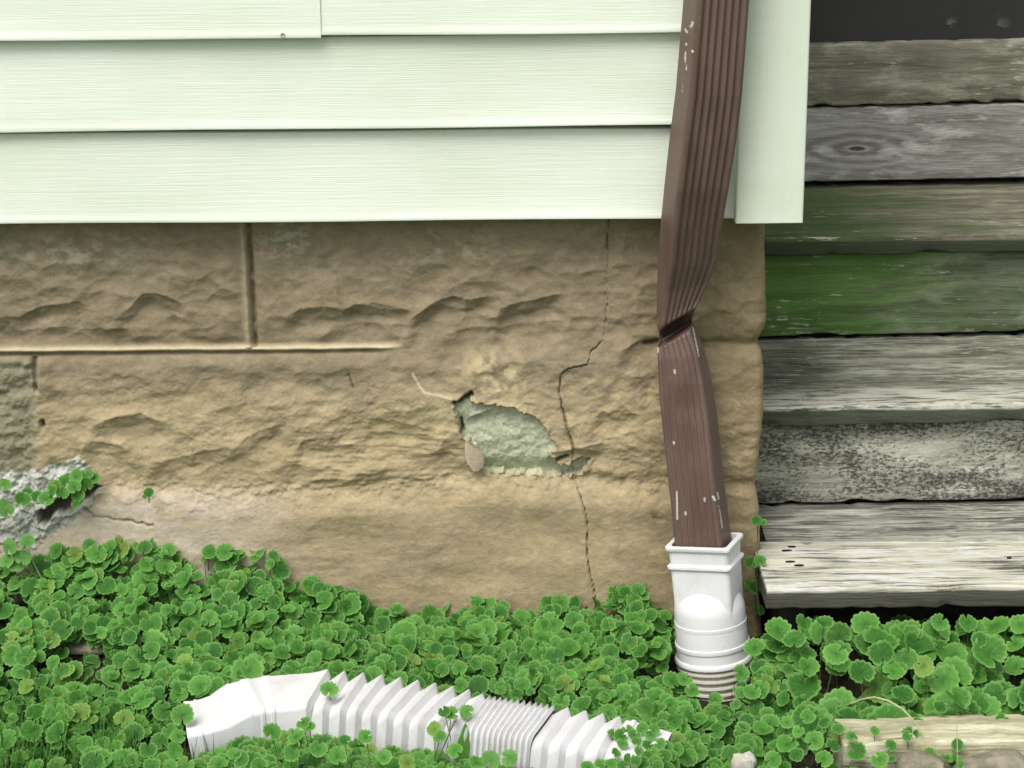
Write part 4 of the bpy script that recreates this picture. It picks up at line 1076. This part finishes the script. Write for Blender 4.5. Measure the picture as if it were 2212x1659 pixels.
# leaves seen in front of the spout and round the adapter, measured one by one
for (px, py, r, z, pale) in ((588, 1582, 21, 0.07, 0), (640, 1592, 20, 0.065, 0), (655, 1560, 17, 0.075, 0), (688, 1618, 20, 0.05, 0), (790, 1592, 18, 0.07, 0), (668, 1572, 15, 0.07, 0), (630, 1625, 22, 0.045, 0), (728, 1634, 22, 0.04, 0), (745, 1600, 14, 0.05, 0), (938, 1575, 17, 0.06, 1), (975, 1542, 18, 0.075, 1), (960, 1538, 14, 0.08, 1), (950, 1592, 15, 0.055, 0), (1008, 1536, 17, 0.07, 1), (982, 1620, 18, 0.05, 0), (1060, 1642, 22, 0.04, 1), (1100, 1636, 20, 0.045, 1), (1030, 1648, 20, 0.04, 0), (880, 1648, 20, 0.03, 0), (830, 1636, 18, 0.04, 0), (1400, 1610, 14, 0.06, 0), (1370, 1588, 16, 0.06, 0), (1422, 1640, 15, 0.05, 0), (1345, 1606, 13, 0.06, 0), (1435, 1632, 17, 0.05, 0), (1450, 1632, 14, 0.04, 0), (1425, 1606, 14, 0.055, 0), (1375, 1602, 12, 0.06, 0), (1398, 1636, 15, 0.055, 0), (1415, 1648, 17, 0.05, 0), (1442, 1658, 17, 0.04, 0), (1340, 1590, 16, 0.06, 0), (1325, 1585, 14, 0.06, 0), (1375, 1646, 14, 0.055, 0), (1388, 1574, 15, 0.06, 0), (1412, 1577, 14, 0.055, 0), (1462, 1620, 17, 0.03, 0), (1390, 1650, 16, 0.05, 0), (1360, 1640, 14, 0.055, 0), (1410, 1625, 14, 0.055, 0), (1440, 1615, 15, 0.04, 0), (1380, 1622, 11, 0.06, 0), (1345, 1655, 16, 0.05, 0), (1455, 1650, 15, 0.03, 0), (1405, 1588, 13, 0.055, 0), (1355, 1580, 15, 0.055, 0), (1420, 1655, 15, 0.05, 0), (1320, 1650, 16, 0.05, 0), (1300, 1655, 18, 0.045, 0), (1270, 1658, 16, 0.045, 0), (1330, 1628, 12, 0.06, 0), (712, 1490, 20, 0.075, 0), (395, 1545, 26, 0.05, 0), (520, 1640, 20, 0.045, 0), (560, 1655, 20, 0.04, 0), (505, 1630, 16, 0.05, 0), (470, 1655, 24, 0.02, 0),
                             (1630, 1400, 24, 0.02, 0), (1680, 1362, 32, 0.05, 0), (1715, 1382, 26, 0.045, 0), (1640, 1440, 20, 0.0, 0), (1600, 1455, 20, 0.0, 0), (1600, 1490, 18, -0.01, 0), (1478, 1468, 20, 0.0, 0), (1450, 1470, 22, 0.0, 0), (1495, 1492, 18, -0.01, 0), (1545, 1512, 18, -0.01, 0), (345, 1600, 20, 0.03, 0), (375, 1625, 22, 0.02, 0), (350, 1640, 18, 0.03, 0), (385, 1590, 19, 0.03, 0), (320, 1620, 20, 0.03, 0), (400, 1655, 22, 0.02, 0), (365, 1655, 19, 0.03, 0), (330, 1655, 20, 0.03, 0), (365, 1580, 18, 0.02, 0), (1700, 1560, 15, 0.02, 0), (1725, 1580, 15, 0.02, 0), (1745, 1550, 18, 0.02, 0), (1780, 1560, 15, 0.025, 0), (1810, 1575, 14, 0.02, 0), (1760, 1600, 22, 0.01, 0), (1700, 1610, 24, 0.0, 0), (1800, 1610, 17, 0.01, 0), (1840, 1590, 15, 0.02, 0), (1850, 1625, 22, 0.0, 0), (1890, 1580, 12, 0.02, 0), (1720, 1630, 18, 0.0, 0), (1780, 1640, 20, 0.0, 0), (1925, 1610, 14, 0.01, 0), (1900, 1640, 20, 0.0, 0), (1960, 1590, 12, 0.02, 0), (1690, 1585, 16, 0.0, 0), (1670, 1640, 20, 0.0, 0),
                             (1735, 1345, 20, 0.07, 0), (1780, 1347, 20, 0.07, 0), (1805, 1412, 28, 0.05, 0), (1905, 1412, 30, 0.05, 0), (2030, 1345, 20, 0.07, 0), (2135, 1410, 40, 0.04, 0), (2115, 1382, 19, 0.055, 0), (2065, 1508, 32, 0.03, 0), (2030, 1528, 16, 0.02, 0), (1745, 1440, 24, 0.03, 0), (1860, 1452, 30, 0.03, 0), (1930, 1452, 26, 0.03, 0), (1995, 1440, 24, 0.03, 0), (2090, 1345, 22, 0.06, 0), (2205, 1350, 26, 0.05, 0), (1950, 1500, 26, 0.01, 0)):
    p = G(px, py, z); k = FPX / ((p - CAM).dot(f0))
    zn = 'step' if px > 1610 and py < 1535 else ('small' if px > 1620 else 'main')
    leaves.append((zn, p, leaf_rot(0.75, 0.25, rng), r / k * 1.0, rng.randrange(len(VAR)), bool(pale)))
# which leaves show largest: paint discs far to near
order = sorted(range(len(leaves)), key=lambda i: -(leaves[i][1] - CAM).length)
buf = np.full((830, 1106), -1, int)
yy_, xx_ = np.mgrid[0:830, 0:1106]
for i in order:
    zone, p, rot, s, v, pale = leaves[i]
    px, py = pix(p); k = FPX / ((p - CAM).dot(f0)); r = s * k * 0.5 * 0.9
    nrm = rot @ Vector((0, 0, 1)); face = max(0.2, abs(nrm.dot((CAM - p).normalized())))
    cx_, cy_ = px / 2, py / 2
    x0, x1, y0, y1 = int(cx_ - r), int(cx_ + r) + 2, int(cy_ - r), int(cy_ + r) + 2
    if x1 < 0 or y1 < 0 or x0 >= 1106 or y0 >= 830: continue
    x0, y0 = max(x0, 0), max(y0, 0)
    sub = ((xx_[y0:y1, x0:x1] - cx_) ** 2 + ((yy_[y0:y1, x0:x1] - cy_) / face) ** 2) < r * r
    buf[y0:y1, x0:x1][sub] = i
cnt = np.bincount(buf[buf >= 0], minlength=len(leaves))
print('LEAVES', len(leaves), tries)
plants = {
    'main': empty('ground_ivy', (-0.3, -0.2, -0.05), 'dense bank of scalloped round green leaves along the foundation left of the white adapter', 'ground cover'),
    'step': empty('ground_ivy', (0.75, -0.25, -0.05), 'cluster of larger round scalloped leaves under and before the bottom step', 'ground cover'),
    'small': empty('ground_ivy', (0.55, -0.45, -0.05), 'sparse small-leaved creeper straggling over the pale timber and stones', 'ground cover'),
}
cap = {'main': 290, 'step': 200, 'small': 120}
def place_leaf(parent, p, rot, s, v, pale):
    o = bpy.data.objects.new('leaf', (leaf_mesh_pale if pale else leaf_mesh)[v]); COL.objects.link(o)
    o.parent = parent
    o.matrix_local = Matrix.Translation(p - wloc(parent)) @ rot.to_4x4() @ Matrix.Scale(s, 4)
    return o
for z, par in plants.items():
    ii = sorted([i for i in range(len(leaves)) if leaves[i][0] == z], key=lambda i: -cnt[i])
    one = [i for i in ii[:cap[z]] if cnt[i] > 18]; rest = [i for i in ii if i not in set(one)]
    for i in one: place_leaf(par, *leaves[i][1:])
    VV, FF, UU = [], [], []; b = 0
    for i in rest:
        _, p, rot, s, v, pale = leaves[i]; v0, f0_, u_ = VAR[v]
        VV.append((v0 * s) @ np.array(rot).T + np.array(p)); FF.append(f0_ + b); b += len(v0)
        uu = u_.copy(); uu[:, 2] = rng.random(); UU.append(uu)
    o = np_mesh('foliage', np.concatenate(VV), np.concatenate(FF), MAT['leaf'], par, attrs={'lf': ('FLOAT_VECTOR', np.concatenate(UU))})
    o['kind'] = 'stuff'
    mb = MB()
    for i in ii[: 1500 if z == 'main' else 500]:
        _, p, rot, s, v, pale = leaves[i]
        base = Vector((p.x + rng.uniform(-0.02, 0.02), p.y + rng.uniform(-0.01, 0.02), float(soilz(p.x, p.y))))
        mid = (base + p) * 0.5 + Vector((rng.uniform(-0.006, 0.006), 0.004, 0.0))
        mb.tube([p - (rot @ Vector((0, 0, 1))) * 0.001, mid, base], 0.0007, 3, False)
    o = mb.build('stems', MAT['stem'], par); o['kind'] = 'stuff'

# ------------------------------------------------------------------ single plants on the wall and in the gap
def sprig(name, label, cat, stems, lvs, pale=False, base=None):
    """stems: lists of (px, py, Y); lvs: (px, py, Y, radius px)"""
    root = empty(name, P(*base), label, cat)
    if stems:
        for st in stems:
            mb = MB(); mb.tube([P(*q) for q in st], 0.0009, 5); mb.build('stem', MAT['palestem' if pale else 'stem'], root)
    for (px, py, Y, r) in lvs:
        p = P(px, py, Y); k = FPX / ((p - CAM).dot(f0))
        nrm = Vector((rng.gauss(0, 0.3), -1.0, 0.75 + rng.gauss(0, 0.3))).normalized()
        rot = nrm.to_track_quat('Z', 'Y').to_matrix() @ Matrix.Rotation(rng.uniform(-0.6, 0.6), 3, 'Z')
        place_leaf(root, p, rot, r / k, rng.randrange(len(VAR)), pale)
    return root
sprig('creeping_weed', 'green creeping weed growing out of the broken mortar cavity', 'weed', [[(205, 1050, 0.0, ), (170, 1060, -0.02), (120, 1075, -0.03), (80, 1082, -0.03)]],
      [(120, 1052, -0.04, 17), (140, 1040, -0.035, 15), (165, 1030, -0.03, 18), (185, 1046, -0.035, 17), (160, 1052, -0.045, 16), (135, 1066, -0.05, 16), (205, 1034, -0.03, 14), (80, 1072, -0.045, 15), (100, 1078, -0.05, 18), (50, 1080, -0.05, 19), (170, 1072, -0.045, 16), (112, 1060, -0.05, 15), (190, 1024, -0.03, 13), (60, 1068, -0.04, 15), (165, 1088, -0.05, 11)], base=(160, 1070, 0.0))
sprig('wall_seedling', 'tiny green seedling alone in the joint right of the broken mortar', 'weed', [[(322, 1086, -0.015), (322, 1068, -0.03)]], [(322, 1064, -0.035, 12), (315, 1072, -0.035, 8)], base=(322, 1086, -0.01))
sprig('pale_vine', 'yellow-green vine with thin stems against the wall at the left edge', 'vine', [[(72, 1235, -0.05), (52, 1190, -0.06), (30, 1130, -0.05), (12, 1095, -0.04)], [(95, 1260, -0.06), (72, 1215, -0.06), (55, 1170, -0.06)]],
      [(8, 1046, -0.04, 17), (14, 1102, -0.045, 17), (8, 1088, -0.04, 12), (18, 1182, -0.07, 20), (58, 1170, -0.07, 18), (14, 1212, -0.07, 17), (50, 1205, -0.07, 18), (35, 1222, -0.07, 16), (-20, 1130, -0.06, 18), (-30, 1080, -0.05, 18)], True, base=(80, 1240, -0.04))
sprig('gap_vine', 'thin vine climbing the dark gap between stone corner and steps', 'vine', [[(1640, 1330, -0.06), (1634, 1260, -0.06), (1636, 1200, -0.05), (1637, 1135, -0.04)]],
      [(1634, 1126, -0.05, 13), (1648, 1130, -0.05, 9), (1622, 1216, -0.07, 15), (1641, 1212, -0.07, 14), (1632, 1218, -0.075, 9), (1634, 1268, -0.04, 18), (1618, 1262, -0.03, 12), (1640, 1318, -0.03, 12)], base=(1640, 1332, -0.06))
sprig('corner_weed', 'few leaves rising above the bank at the foot of the wall crack', 'weed', [[(1372, 1330, -0.04), (1376, 1280, -0.05)]], [(1378, 1274, -0.05, 16), (1350, 1279, -0.05, 14), (1335, 1290, -0.05, 14), (1362, 1300, -0.055, 17)], base=(1372, 1335, -0.03))

# oblong leaf and thin grass in front of the spout, runners over the timber
def blade(parent, pts, wd, mat, name='blade', fold=0.25):
    pts = [Vector(p) for p in pts]; cl = catmull(pts, 6); n = len(cl); vs = []; uv = []
    for i, p in enumerate(cl):
        t = (cl[min(i + 1, n - 1)] - cl[max(i - 1, 0)]).normalized(); sd_ = t.cross(CAM - p).normalized()
        f = i / (n - 1); ww = wd * (min(1, 0.35 + f * 2.2) * (1 - f ** 2.6)) + 0.0002
        nr = sd_.cross(t)
        for k in (-1, 0, 1):
            vs.append(p + sd_ * ww * k - nr * (fold * ww * (k == 0))); uv.append((1.2 + 0.3 * k, 0.3, 0.3))
    F = [(i * 3 + k, i * 3 + k + 1, (i + 1) * 3 + k + 1, (i + 1) * 3 + k) for i in range(n - 1) for k in (0, 1)]
    return np_mesh(name, np.array([tuple(v) for v in vs]), F, mat, parent, attrs={'lf': ('FLOAT_VECTOR', np.array(uv))})
pw_ = empty('plantain_weed', G(998, 1655, -0.04), 'single upright oblong leaf standing before the tight folds of the spout', 'weed')
yq = G(1000, 1640, 0.0).y - 0.02
blade(pw_, [P(992, 1652, yq), P(998, 1622, yq), P(1004, 1592, yq + 0.005), P(1006, 1562, yq + 0.012)], 0.0105, MAT['grass'], 'leaf')
gt = empty('grass_tuft', G(1226, 1655, -0.03), 'thin dark grass blades crossing the white spout near its right end', 'grass')
yq = G(1226, 1650, 0.01).y
for a, b, c in (((1232, 1659), (1222, 1630), (1213, 1598)), ((1240, 1659), (1210, 1640), (1172, 1620)), ((1236, 1659), (1262, 1632), (1312, 1607)), ((1250, 1659), (1275, 1640), (1282, 1624)), ((1238, 1662), (1246, 1640), (1262, 1612))):
    blade(gt, [P(*a, yq), P(*b, yq - 0.008), P(*c, yq)], 0.0016, MAT['grass'])
ss = empty('seed_stem', G(950, 1655, -0.03), 'thin brown seed stem leaning across the wide folds of the spout', 'weed')
mb = MB(); yq = G(960, 1640, 0.01).y - 0.01
mb.tube([P(945, 1645, yq), P(962, 1604, yq), P(982, 1558, yq + 0.01)], 0.0009, 5); mb.build('stem', MAT['stem'], ss)
mb = MB(); hp = P(983, 1555, yq + 0.01); mb.tube([hp + Vector((0, 0, -0.004)), hp, hp + Vector((0.001, 0, 0.004))], [0.001, 0.0028, 0.001], 7); mb.build('seed_head', MAT['rock'], ss)
rn = empty('runner_stem', G(1845, 1520, 0.0), 'pale runner arching from the leaves onto the timber', 'stem')
mb = MB(); mb.tube([G(1838, 1520, 0.02), G(1862, 1510, 0.035), G(1890, 1506, 0.045), G(1920, 1514, 0.045), G(1950, 1532, 0.04), G(1975, 1558, 0.03), G(1994, 1590, 0.01)], 0.0014, 6); mb.build('stem', MAT['palestem'], rn)
rn = empty('straw_stem', G(2068, 1660, -0.04), 'thin straight straw-coloured stalk standing before the timber', 'stem')
yq = G(2068, 1640, 0.0).y
mb = MB(); mb.tube([P(2069, 1672, yq), P(2068, 1610, yq), P(2066, 1545, yq + 0.02)], 0.0009, 5); mb.build('stem', MAT['palestem'], rn)

# grass at the lower left
VV, FF, UU = [], [], []; b = 0
for k in range(3600):
    px = rng.uniform(-500, 520) if rng.random() < 0.85 else rng.uniform(-500, 700); py = rng.uniform(1600, 1790)
    if px > 200 and py < 1560 + (px - 200) * 0.22 + 40: continue
    g = G(px, py, -0.05)
    if near_axis(g.x, g.y)[0] < 0.07: continue
    L = rng.uniform(0.04, 0.105); az = rng.uniform(0, 2 * PI); ln = rng.uniform(0.2, 0.9); ww = rng.uniform(0.0009, 0.0020)
    dirv = Vector((math.cos(az), math.sin(az), 0)); sdv = Vector((-math.sin(az), math.cos(az), 0))
    rows = []
    for j in range(5):
        f = j / 4; p = Vector((g.x, g.y, float(soilz(g.x, g.y)))) + Vector((0, 0, 1)) * L * (f - 0.35 * ln * f * f) + dirv * L * ln * f * f * 0.8
        q = ww * (1 - f ** 1.8) + 0.0001
        rows += [p - sdv * q, p + sdv * q]
    VV.append(np.array([tuple(r) for r in rows])); FF.append(np.array([(2 * j, 2 * j + 1, 2 * j + 3, 2 * j + 2) for j in range(4)]) + b); b += 10
    u = np.zeros((10, 3)); u[:, 0] = 1.2; u[:, 1] = 0.3; u[:, 2] = rng.random(); UU.append(u)
o = np_mesh('grass', np.concatenate(VV), np.concatenate(FF), MAT['grass'], None, attrs={'lf': ('FLOAT_VECTOR', np.concatenate(UU))})
tag(o, 'fine green grass in the lower left corner before the leaves', 'grass', kind='stuff')
